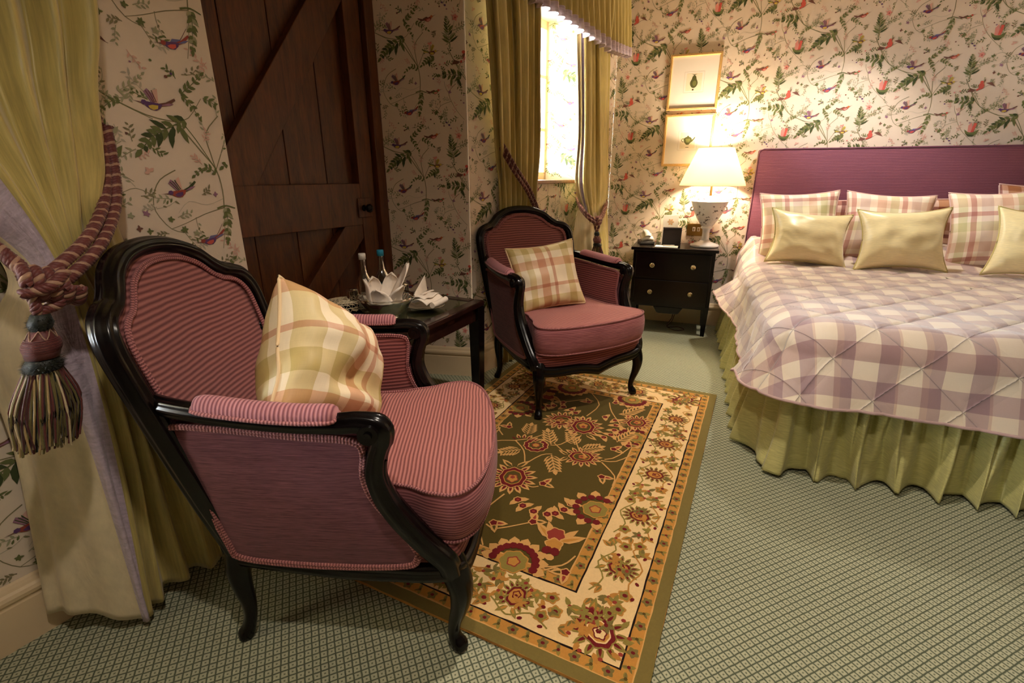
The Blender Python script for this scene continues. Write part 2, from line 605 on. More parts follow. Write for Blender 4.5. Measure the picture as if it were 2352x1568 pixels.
    p.leaf(166.4, 183.6, 4.6, 1.3, -62, 'dark'); p.leaf(163.6, 183.8, 4.0, 1.1, -98, 'leaf')
    p.fern([(177.1, 181.5), (180.4, 183.4), (183.4, 186.0)], 5, 1.7, .5, 'sage', 45, R)
    p.fern([(177.2, 179.2), (175, 178.8), (172.4, 176.6)], 4, 1.7, .6, 'leaf', 50, R)
    p.fern([(192.2, 175.8), (187, 173.2), (183.2, 171.2), (179.6, 167.6)], 9, 3.9, 1.1, 'leaf', 50, R, 'dark')
    p.leaf(188, 173.2, 5.2, 1.4, -96, 'dark'); p.leaf(190.6, 174, 4.8, 1.2, -70, 'leaf'); p.leaf(185.4, 172.2, 4.4, 1.2, -112, 'dark')
    p.fern([(192.6, 182.6), (195.6, 185.0), (198.9, 188.0)], 5, 2.3, .75, 'leaf', 50, R)
    p.fern([(198.6, 182.2), (201, 181.2), (204.6, 178.8)], 4, 2.0, .65, 'leaf', 50, R)
    p.fern([(192.6, 182.4), (194.6, 180.2), (196.4, 177.0)], 4, 1.9, .7, 'leaf', 46, R)
    p.fern([(198.4, 161.6), (195.6, 163.2), (192.2, 161.0)], 5, 1.9, .65, 'leaf', 52, R)
    p.fern([(199.8, 151.2), (199.3, 147.0), (198.3, 141.6)], 8, 2.5, .8, 'leaf', 45, R, 'sage')
    p.line([(196.8, 151.2), (199.6, 151.9), (202.4, 151.0)], .5, 'leaf')
    p.fern([(207.4, 166.4), (204.4, 165.8), (201.2, 163.6)], 6, 2.6, .8, 'leaf', 50, R)
    p.leaf(204.5, 165.6, 3.2, .9, -82, 'dark')
    # berries, buds, stars
    for (x, y, r, c) in [(160, 163.4, .5, 'purp'), (161.4, 162.2, .55, 'purp'), (158.6, 161.8, .4, 'brown'), (162.2, 160.6, .4, 'mauve'), (157.6, 190, .5, 'pink'), (159.3, 193.3, .6, 'blush'), (160.3, 190.6, .5, 'pink'),
                         (156, 188.2, .42, 'brown'), (189.5, 186.5, .5, 'brown'), (186, 183, .3, 'pale'), (191, 187.4, .35, 'purp'), (151.6, 165, .45, 'brown'), (153.4, 163, .35, 'leaf'), (206.5, 157.2, .42, 'purp'), (204, 158.6, .3, 'brown'),
                         (186.4, 190, .38, 'leaf'), (181.4, 188.8, .3, 'mauve'), (176.8, 171.4, .35, 'brown'), (190.4, 158.8, .35, 'sage'), (169.6, 176, .4, 'mauve'), (168, 173.6, .35, 'brown')]:
        p.ell(x, y, r, r * .85, 0, c, 7)
    for (x, y, n, c, r) in [(186.1, 145.7, 6, 'leaf', 1.2), (177.1, 150.9, 5, 'mauve', .9), (173.2, 150.6, 5, 'sage', .9), (154.8, 168.1, 6, 'leaf', 1.3), (151.9, 171.5, 5, 'sage', 1.1), (157.4, 166, 5, 'leaf', 1.0), (172, 155.9, 5, 'leaf', 1.1), (162.3, 177.5, 5, 'mauve', .8),
                             (189.4, 144.4, 5, 'sage', 1.0), (183, 148.9, 5, 'leaf', .9), (174.6, 147, 4, 'brown', .8), (177, 146, 4, 'leaf', .8), (197, 155.4, 4, 'mauve', .7)]:
        for k in range(n): p.leaf(x, y, r * R.uniform(.9, 1.3), .5, k * 360 / n + R.uniform(-15, 15), c)
    # small flowers and butterflies
    p.line([(164.2, 203), (165.8, 208.5)], .2, 'stem')
    for a in (20, 80, 140, 215, 290): p.leaf(166.3, 209.9, 1.7, .95, a, 'pink')
    p.ell(166.3, 209.9, .4, .4, 0, 'rust')
    for a in (40, 130, 200): p.leaf(180.3, 161.9, 1.5, .8, a, 'blush')
    for a in (60, 150, 250): p.leaf(205.6, 172.4, 1.5, .9, a, 'pink')
    # birds
    p.bird(170.2, 192.8, 2.6, 70, 'red', 'brown', 'sage', 'red', 'pink', 1, False)
    p.poly([(168.2, 191), (165, 191.8), (163.8, 189.8), (167, 190)], 'brown'); p.poly([(172, 194.5), (175, 194.9), (177.2, 192.2), (174, 193.6)], 'brown')
    p.ell(170.2, 193, 1.4, 1.9, 10, 'red'); p.ell(170.0, 195.1, .9, .8, 0, 'red', 7)
    p.bird(185.3, 178.9, 3.0, 8, 'purp', 'mauve', 'brown', 'purp', 'yell')
    p.bird(204.9, 183.2, 2.6, -8, 'rust', 'brown', 'brown', 'orange', 'pink', -1, False)
    p.bird(206.0, 168.9, 2.6, 5, 'brown', 'yell', 'leaf', 'yell', 'yell', -1)
    p.bird(187.1, 156.2, 2.9, 20, 'rust', 'mauve', 'dark', 'purp', 'purp')
    p.bird(193.2, 141.9, 2.8, 20, 'purp', 'blue', 'rust', 'rust', 'red', 1, False)
    p.bird(154.4, 177.6, 2.4, -4, 'leaf', 'brown', 'brown', 'red', 'pink', -1, False)
    # nest shaped green bird with pink wings
    p.poly([(167.6, 168.6), (168.6, 166.2), (170.4, 164.4), (172.6, 164.2), (174.4, 166), (175.2, 168.4), (174.0, 167.8), (172.6, 166.8), (170.8, 166.6), (169.2, 167.4)], 'leaf')
    p.poly([(168.6, 166.2), (170.4, 164.4), (172.6, 164.2), (173.6, 165.4), (171, 165.6)], 'dark')
    p.poly([(169.6, 167), (169.2, 170.8), (170.6, 172.6), (171.6, 169.8), (171.4, 166.8)], 'pink')
    p.poly([(171.2, 166.8), (171.8, 172.2), (173.4, 172.0), (172.9, 168.6), (172.6, 166.9)], 'red')
    p.ell(169.4, 172.4, .5, .4, 0, 'mauve', 6); p.ell(173.8, 172.6, .55, .4, 0, 'brown', 6); p.leaf(173.6, 171, 2.6, .8, 50, 'sage')
    return p.p


TILE = wallpaper_tile()
PAPER = m_vcol('printed_wallpaper', 0.8, 45, 0.03)
GROUND = lin(233, 216, 196)


def wall(name, O, head, L, ht=2.42, holes=(), off=None, z0=0.0, patt=True, umin=0.0, urange=None):
    """wall panel from O along heading, room on its right hand; holes = (u0,u1,z0,z1) in metres"""
    d = H(head); n = Vector((cos(radians(head)), -sin(radians(head)), 0)); O = Vector((O[0], O[1], 0))
    P = lambda u, z, e=0.0: O + d * u + n * e + Vector((0, 0, z))
    mb = MB()
    us = sorted({umin, L} | {h[0] for h in holes} | {h[1] for h in holes})
    zs = sorted({z0, ht} | {h[2] for h in holes} | {h[3] for h in holes})
    us = [u for u in us if umin <= u <= L]; zs = [z for z in zs if z0 <= z <= ht]
    for i in range(len(us) - 1):
        for j in range(len(zs) - 1):
            cu, cz = (us[i] + us[i + 1]) / 2, (zs[j] + zs[j + 1]) / 2
            if any(h[0] < cu < h[1] and h[2] < cz < h[3] for h in holes): continue
            mb.add([P(us[i], zs[j]), P(us[i + 1], zs[j]), P(us[i + 1], zs[j + 1]), P(us[i], zs[j + 1])], [(0, 1, 2, 3)], col=GROUND)
    if off is not None:
        ox, oz = off
        u_lo, u_hi = urange if urange else (umin, L)
        k0 = int((u_lo * 100 + ox - 215) // 52.5) - 1
        k1 = int((u_hi * 100 + ox - 150) // 52.5) + 1
        for k in range(k0, k1 + 1):
            for r in range(-5, 6):
                sx = k * 52.5 - ox
                sz = r * 53.0 - (k % 2) * 26.5 - oz
                if sz + 212 < 0 or sz + 138 > ht * 100: continue
                e = 0.0004
                for pts, c in TILE:
                    q = [((x + sx) / 100, (y + sz) / 100) for x, y in pts]
                    e += 1.2e-6
                    xa, xb = min(a for a, b in q), max(a for a, b in q)
                    za, zb = min(b for a, b in q), max(b for a, b in q)
                    if xa < u_lo or xb > u_hi or za < z0 or zb > ht: continue
                    if any(xb > h[0] and xa < h[1] and zb > h[2] and za < h[3] for h in holes): continue
                    mb.add([P(a, b, e) for a, b in q], [tuple(range(len(q)))], col=c)
    o = mb.build(name, PAPER, smooth=False)
    tag(o, kind='structure')
    return o


A1, A2, AB, AD = 30.405, 36.53, 110.0, 99.3
W0 = Vector((-1.296, .912, 0))
DOORL = Vector((-.8815, 1.618, 0))            # left edge of the door recess
DR = Vector((-.228, 2.732, 0))                # right corner of the door recess
DPL = Vector((-.695, 2.81, 0))                # right end of the door plane
BC = Vector((.778, 4.09, 0))                  # corner window wall / bed wall
HT = 2.42
n1 = Vector((cos(radians(A1)), -sin(radians(A1)), 0))
n2 = Vector((cos(radians(A2)), -sin(radians(A2)), 0))
S0 = W0 - H(A1) * 4.6
w1len = (DOORL - S0).length
WIN1 = (3.45, 4.25, 0.82, 2.05)               # near window, u measured from S0 (ends just left of the frame)
wall('wall_left', S0, A1, w1len, off=(121.3 - 460, 46), holes=[WIN1], urange=(4.3, w1len))
wall('wall_door_side', DPL, AD, (DR - DPL).length, off=(176.3, -3.7))
w2len = (BC - DR).length
WIN2 = (0.40, 1.19, 1.118, 2.12)
wall('wall_window_side', DR, A2, w2len, off=(174.0, 23.5), holes=[WIN2])
wall('wall_back', BC, AB, 4.25, off=(0, 0))
BE = BC + H(AB) * 4.25
RE = BE + H(200) * 6.9
GROUND_ = GROUND; GROUND = lin(112, 84, 60)  # unseen right and front walls toned dark to cut bounced light
wall('wall_right', BE, 200, 6.9)
vv = S0 - RE
wall('wall_front', RE, math.degrees(atan2(vv.x, vv.y)), vv.length)
GROUND = GROUND_
# door recess: hidden left cheek, door plane header
DP0 = DOORL - n1 * .442
mb = MB()
a, b = DOORL, DP0
mb.add([a, b, b + Vector((0, 0, HT)), a + Vector((0, 0, HT))], [(0, 1, 2, 3)], col=GROUND)
tag(mb.build('wall_recess_cheek', PAPER, smooth=False), kind='structure')
mb = MB()
d1 = H(A1)
mb.add([DP0 + Vector((0, 0, 2.06)), DPL + Vector((0, 0, 2.06)), DPL + Vector((0, 0, HT)), DP0 + Vector((0, 0, HT))], [(0, 1, 2, 3)], col=GROUND)
tag(mb.build('wall_over_door', PAPER, smooth=False), kind='structure')

# window recess: jambs, head, glass and frame
def window(name, O, head, hole, depth, jamb_off=None):
    d = H(head); n = Vector((cos(radians(head)), -sin(radians(head)), 0)); O = Vector((O[0], O[1], 0))
    P = lambda u, z, e: O + d * u + n * e + Vector((0, 0, z))
    u0, u1, z0, z1 = hole
    sp = .06
    mb = MB()
    mb.add([P(u0, z0, 0), P(u0 + sp, z0, -depth), P(u0 + sp, z1, -depth), P(u0, z1, 0)], [(0, 1, 2, 3)], col=GROUND)
    mb.add([P(u1, z0, 0), P(u1 - sp, z0, -depth), P(u1 - sp, z1, -depth), P(u1, z1, 0)], [(3, 2, 1, 0)], col=GROUND)
    mb.add([P(u0, z1, 0), P(u0, z1, -depth), P(u1, z1, -depth), P(u1, z1, 0)], [(3, 2, 1, 0)], col=GROUND)
    # print on the far jamb
    jd = (P(u1 - sp, 0, -depth) - P(u1, 0, 0)); jl = jd.length; jd.normalize(); jn = Vector((jd.y, -jd.x, 0))
    if jn.dot(d) > 0: jn = -jn
    for r in range(1, 5):
        e = .0004
        for pts, c in TILE:
            q = [((x - 178) / 100, (y + r * 53.0 - 100) / 100) for x, y in pts]
            e += 1e-6
            if min(a for a, b in q) < 0 or max(a for a, b in q) > jl or min(b for a, b in q) < z0 or max(b for a, b in q) > z1: continue
            mb.add([P(u1, 0, 0) + jd * a + jn * e + Vector((0, 0, b)) for a, b in q], [tuple(range(len(q)))], col=c)
    tag(mb.build('wall_' + name + '_reveal', PAPER, smooth=False), kind='structure')
    root = empty(name)
    tag(root, kind='structure')
    fr = MB()
    def bar(ua, ub, za, zb, ea=-depth - .03, eb=-depth + .02):
        q = [P(ua, za, ea), P(ub, za, ea), P(ub, za, eb), P(ua, za, eb), P(ua, zb, ea), P(ub, zb, ea), P(ub, zb, eb), P(ua, zb, eb)]
        fr.add(q, [(3, 2, 1, 0), (4, 5, 6, 7), (0, 1, 5, 4), (1, 2, 6, 5), (2, 3, 7, 6), (3, 0, 4, 7)])
    ua, ub = u0 + sp - .03, u1 - sp + .03
    bar(ua, ua + .05, z0, z1); bar(ub - .05, ub, z0, z1); bar(ua, ub, z0, z0 + .05); bar(ua, ub, z1 - .05, z1)
    bar((ua + ub) / 2 - .02, (ua + ub) / 2 + .02, z0, z1)
    for k in (1, 2): bar(ua, ub, z0 + (z1 - z0) * k / 3 - .01, z0 + (z1 - z0) * k / 3 + .01)
    fr.build('window_frame', CREAM_TRIM, root, smooth=False)
    gl = MB()
    gl.add([P(ua, z0, -depth - .004), P(ub, z0, -depth - .004), P(ub, z1, -depth - .004), P(ua, z1, -depth - .004)], [(0, 1, 2, 3)])
    t = NT('thin_window_glass')
    tr = t.n('ShaderNodeBsdfTransparent'); gs = t.n('ShaderNodeBsdfGlossy'); gs.inputs['Roughness'].default_value = .02
    mx = t.n('ShaderNodeMixShader'); mx.inputs[0].default_value = .06
    t.l(tr.outputs[0], mx.inputs[1]); t.l(gs.outputs[0], mx.inputs[2]); t.l(mx.outputs[0], t.t.nodes['Material Output'].inputs[0])
    gl.build('window_pane', t.m, root, smooth=False)
    sl = MB()
    q = [P(u0 - .0, z0 - .022, .018), P(u1 + .0, z0 - .022, .018), P(u1, z0 - .022, -depth), P(u0, z0 - .022, -depth), P(u0 - .0, z0, .018), P(u1, z0, .018), P(u1, z0, -depth), P(u0, z0, -depth)]
    sl.add(q, [(0, 1, 2, 3), (7, 6, 5, 4), (4, 5, 1, 0), (5, 6, 2, 1), (6, 7, 3, 2), (7, 4, 0, 3)])
    sl.build('window_sill', SILLWOOD, root, smooth=False, bevel=.004)
    # daylight portal just outside the glass
    c = P((ua + ub) / 2, (z0 + z1) / 2, -depth - .08)
    L_ = lamp('daylight_portal', 'AREA', c, 1, (1, 1, 1), ub - ua, (radians(90), 0, radians(-head - 90) + pi), size_y=z1 - z0)
    L_.rotation_euler = (-n).to_track_quat('Z', 'Y').to_euler()
    L_.data.cycles.is_portal = True


SILLWOOD = m_wood('stained_window_board', lin(96, 54, 34), lin(140, 88, 60), scale=(6, 6, 6), rough=.4)
window('window_1', DR, A2, WIN2, .27)
window('window_2', S0, A1, WIN1, .30)

# floor and ceiling
FL = NT('trellis_carpet')
co = FL.map(FL.obj(), rot=(0, 0, radians(-23)))
nzw = FL.noise(FL.obj(), 55, 2)
ox = FL.sep(co)
per = 0.0182
def cell(ax):
    x = FL.math('ADD', ox[ax], FL.math('MULTIPLY', FL.math('SUBTRACT', nzw, .5), .0035))
    return FL.math('ABSOLUTE', FL.math('SUBTRACT', FL.math('FRACT', FL.math('MULTIPLY', x, 1 / per)), 0.5))
ca_, cb_ = cell(0), cell(1)
mx_ = FL.math('MAXIMUM', ca_, cb_)
cellv = FL.ramp(mx_, [(0.0, lin(112, 116, 94)), (0.075, lin(112, 116, 94)), (0.15, lin(184, 184, 156)), (0.36, lin(180, 180, 152)), (0.43, lin(98, 104, 84)), (0.5, lin(86, 94, 76))])
big = FL.noise(FL.obj(), 1.1, 3)
fine = FL.noise(FL.obj(), 420, 2)
g = FL.n('ShaderNodeVectorMath', operation='SCALE'); FL.l(cellv, g.inputs[0])
FL.l(FL.math('ADD', FL.math('MULTIPLY_ADD', fine, .30, .74), FL.math('MULTIPLY', big, .22)), g.inputs['Scale'])
FL.set(Base_Color=g.outputs[0], Roughness=0.95)
FL.b.inputs['Specular IOR Level'].default_value = .1
FL.bump(FL.math('ADD', FL.math('SUBTRACT', 1.0, mx_), FL.math('MULTIPLY', fine, .5)), .5, .003)
mb = MB()
mb.add([(-6, -6, 0), (6, -6, 0), (6, 6, 0), (-6, 6, 0), (-6, -6, -.1), (6, -6, -.1), (6, 6, -.1), (-6, 6, -.1)], [(0, 1, 2, 3), (7, 6, 5, 4), (4, 5, 1, 0), (5, 6, 2, 1), (6, 7, 3, 2), (7, 4, 0, 3)])
tag(mb.build('floor', FL.m, smooth=False), kind='structure')
mb = MB()
mb.add([(-6, -6, HT), (6, -6, HT), (6, 6, HT), (-6, 6, HT), (-6, -6, HT + .1), (6, -6, HT + .1), (6, 6, HT + .1), (-6, 6, HT + .1)], [(3, 2, 1, 0), (4, 5, 6, 7), (0, 1, 5, 4), (1, 2, 6, 5), (2, 3, 7, 6), (3, 0, 4, 7)])
tag(mb.build('ceiling', plain('ceiling_old_plaster', lin(176, 160, 138), .9), smooth=False), kind='structure')  # unseen ceiling toned darker to lower the bounced light

# moulded baseboards
PROF = [(0.0, 0.0), (.018, 0.0), (.018, .120), (.0165, .124), (.0165, .130), (.022, .136), (.024, .146), (.021, .155), (.014, .160), (.012, .166), (.008, .174), (.0, .178)]
def baseboard(name, O, head, L, u0=0.0):
    d = H(head); n = Vector((cos(radians(head)), -sin(radians(head)), 0)); O = Vector((O[0], O[1], 0))
    mb = MB()
    mb.grid([[O + d * u + n * (e + .0005) + Vector((0, 0, z)) for e, z in PROF] for u in (u0, L)], flip=True)
    mb.add([O + d * u0 + n * e + Vector((0, 0, z)) for e, z in PROF], [tuple(range(len(PROF)))])
    mb.add([O + d * L + n * e + Vector((0, 0, z)) for e, z in PROF], [tuple(range(len(PROF)))[::-1]])
    tag(mb.build(name, CREAM_TRIM, smooth=False), kind='structure')
baseboard('baseboard_left', S0, A1, w1len)
baseboard('baseboard_door_side', DPL, AD, (DR - DPL).length + .01)
baseboard('baseboard_window_side', DR, A2, w2len)
baseboard('baseboard_back', BC, AB, 4.25)
baseboard('baseboard_right', BE, 200, 6.9)

# ------------------------------------------------------------------ plank door with ledges and braces, in its frame
def DP(u, z, e): return DP0 + H(A1) * u + n1 * e + Vector((0, 0, z))
def dbox(mb, u0, u1, z0, z1, e0, e1):
    q = [DP(u0, z0, e0), DP(u1, z0, e0), DP(u1, z0, e1), DP(u0, z0, e1), DP(u0, z1, e0), DP(u1, z1, e0), DP(u1, z1, e1), DP(u0, z1, e1)]
    mb.add(q, [(3, 2, 1, 0), (4, 5, 6, 7), (0, 1, 5, 4), (1, 2, 6, 5), (2, 3, 7, 6), (3, 0, 4, 7)])
def dpoly(mb, pts, e0, e1):
    n = len(pts)
    mb.add([DP(u, z, e0) for u, z in pts] + [DP(u, z, e1) for u, z in pts], [tuple(range(n))[::-1], tuple(range(n, 2 * n))] + [(i, (i + 1) % n, (i + 1) % n + n, i + n) for i in range(n)])
mb = MB()
dbox(mb, 1.062, 1.122, 0, 2.06, -.03, .012); dbox(mb, 0, .06, 0, 2.06, -.03, .012); dbox(mb, .06, 1.062, 2.0, 2.06, -.03, .012)
dbox(mb, 1.045, 1.066, 0, 2.06, -.06, -.028)
tag(mb.build('door_frame', DOORWOOD, smooth=False, bevel=.004), kind='structure')
door = tag(empty('door_1'), kind='structure')
seams = [.065, .212, .362, .578, .79, .955, 1.05]
mb = MB()
for i in range(6): dbox(mb, seams[i] + .0015, seams[i + 1] - .0015, .008, 1.995, -.090, -.067)
dbox(mb, .065, 1.05, .008, 1.995, -.093, -.083)
mb.build('board_panel', DOORWOOD, door, smooth=False, bevel=.003)
for nm, q in (('rail', (.065, .953, .897, 1.108)), ('rail', (.065, .953, .02, .22)), ('rail', (.065, .953, 1.80 + .14, 1.995))):
    mb = MB(); dbox(mb, *q, -.068, -.018); mb.build(nm, DOORWOOD, door, smooth=False, bevel=.003)
mb = MB(); dbox(mb, .952, 1.052, .008, 1.995, -.068, -.016); mb.build('stile', DOORWOOD, door, smooth=False, bevel=.003)
mb = MB(); dbox(mb, .066, .15, .008, 1.995, -.068, -.019); mb.build('stile', DOORWOOD, door, smooth=False, bevel=.003)
mb = MB(); dpoly(mb, [(.16, 1.106), (.385, 1.106), (.952, 1.92), (.952, 1.94), (.80, 1.94)], -.068, -.021); mb.build('brace', DOORWOOD, door, smooth=False, bevel=.003)
mb = MB(); dpoly(mb, [(.16, .22), (.335, .22), (.952, .83), (.952, .899), (.835, .899)], -.068, -.021); mb.build('brace', DOORWOOD, door, smooth=False, bevel=.003)
mb = MB(); dbox(mb, .925, 1.018, .935, 1.035, -.018, -.010)
mb.build('lock_plate', DOORWOOD, door, smooth=False, bevel=.004)
kc = DP(.962, .984, -.012)
Mk = n1.to_track_quat('Z', 'Y').to_matrix().to_4x4(); Mk.translation = kc
mb = MB(); mb.lathe([(0, .0), (.016, 0), (.016, .004), (.008, .01), (.008, .022), (.014, .028), (.021, .036), (.022, .046), (.016, .055), (0, .058)], 24)
mb.v = [tuple(Mk @ Vector(p)) for p in mb.v]
mb.build('door_knob', BLACKWOOD, door)
# unseen slabs added behind the door to block leaking daylight
mb = MB()
dbox(mb, -.08, 1.20, -.01, HT, -.14, -.12); dbox(mb, -.10, -.005, -.01, HT, -.14, 0.0); dbox(mb, 1.125, 1.22, -.01, HT, -.14, -.002); dbox(mb, -.08, 1.20, 2.062, 2.10, -.14, -.002)
tag(mb.build('wall_behind_door', plain('dark_passage', lin(40, 30, 24), .9), smooth=False), kind='structure')

# ------------------------------------------------------------------ rug: x = cm from the right edge, y = cm from the far edge
INK.update(cream=lin(240, 204, 146), gold=lin(196, 138, 64), olive=lin(90, 75, 32), olive2=lin(124, 108, 58), tan=lin(214, 162, 96), burg=lin(112, 30, 32), burg2=lin(150, 60, 48), black=lin(36, 22, 18), moss=lin(146, 128, 62), honey=lin(190, 132, 62))


class RugPrint(Print):
    def blob(s, x, y, r, n, amp, c, c_edge=None, ang=0, sq=1.0):
        ca, sa = cos(radians(ang)), sin(radians(ang))
        def pts(R_):
            o = []
            for k in range(n * 4):
                t = 2 * pi * k / (n * 4)
                q = R_ * (1 + amp * cos(n * t))
                u, v = q * cos(t), q * sin(t) * sq
                o.append((x + u * ca - v * sa, y + u * sa + v * ca))
            return o
        if c_edge: s.poly(pts(r), c_edge); r = r - .45
        s.poly(pts(r), c)

    def palm(s, x, y, r, ang, outer='tan', ring='burg', fill='olive', inner='gold', flower='burg2', petals=13):
        ca, sa = cos(radians(ang)), sin(radians(ang))
        T = lambda u, v: (x + u * ca - v * sa, y + u * sa + v * ca)
        for k in range(petals):
            t = -140 + 280 * k / (petals - 1)
            p_ = T(r * .62 * cos(radians(t)), r * .5 * sin(radians(t)))
            s.leaf(p_[0], p_[1], r * .56, r * .22, ang + t, outer)
            s.leaf(p_[0], p_[1], r * .38, r * .10, ang + t, ring)
        s.blob(x, y, r * .72, 8, .06, ring, outer, ang, .8)
        s.blob(x, y, r * .5, 8, .03, fill, inner, ang, .78)
        s.blob(x + .08 * r * ca, y + .08 * r * sa, r * .28, 5, .14, inner, flower, ang, .85)
        s.blob(x, y, r * .1, 6, .1, flower, None, ang)
        for sg in (1, -1):
            p_ = T(-r * .75, sg * r * .1)
            s.leaf(p_[0], p_[1], r * .75, r * .24, ang + 180 - sg * 42, outer)
            s.leaf(p_[0], p_[1], r * .55, r * .12, ang + 180 - sg * 42, fill)

    def feather(s, x0, y0, x1, y1, n=5, L=6.0, w=1.7):
        a = math.degrees(atan2(y1 - y0, x1 - x0))
        s.line([(x0, y0), (x1, y1)], .7, 'tan', .7, 1)
        for k in range(n):
            f = (k + .3) / n
            x, y = x0 + (x1 - x0) * f, y0 + (y1 - y0) * f
            for sg in (1, -1):
                s.leaf(x, y, L * (1 - .35 * f), w, a + sg * 42, 'tan'); s.leaf(x, y, L * .75 * (1 - .35 * f), w * .4, a + sg * 42, 'olive')
        s.leaf(x1, y1, L * .6, w, a, 'tan')

    def bud(s, x, y, a, r=3.0):
        for da, c in ((38, 'tan'), (-38, 'tan')):
            s.leaf(x, y, r * 1.7, r * .75, a + da, c)
            s.leaf(x, y, r * 1.3, r * .32, a + da, 'burg2' if da > 0 else 'olive')
        s.blob(x, y, r * .55, 5, .12, 'burg', 'tan', a)

    def chain(s, pts, n, r=2.3):
        q = crom([(p[0], p[1], 0) for p in pts], 8)
        for k in range(n):
            i = int((k + .5) / n * (len(q) - 1)); i = min(max(i, 1), len(q) - 2)
            d = q[i + 1] - q[i - 1]; a = math.degrees(atan2(d.y, d.x))
            for sg in (1, -1): s.leaf(q[i].x, q[i].y, r * 1.9, r * .9, a + sg * 70, 'tan')
        for k in range(n):
            i = int((k + .5) / n * (len(q) - 1))
            s.blob(q[i].x, q[i].y, r * .75, 6, .08, 'burg', 'tan')
            s.ell(q[i].x, q[i].y, r * .25, r * .25, 0, 'burg2', 6)

    def halfring(s, x, y, r, ang, span=100, n=7):
        for k in range(n):
            t = radians(ang + span * (k / (n - 1) - .5) * 2)
            s.leaf(x + r * .8 * cos(t), y + r * .8 * sin(t), r * .5, r * .38, math.degrees(t), 'tan')
        for k in range(n + 3):
            t = radians(ang + span * (k / (n + 2) - .5) * 2)
            s.ell(x + r * .82 * cos(t), y + r * .82 * sin(t), r * .17, r * .17, 0, 'burg', 7)
        s.blob(x, y, r * .55, 7, .07, 'moss', 'gold', ang)
        s.blob(x, y, r * .25, 5, .12, 'gold', 'burg2', ang)


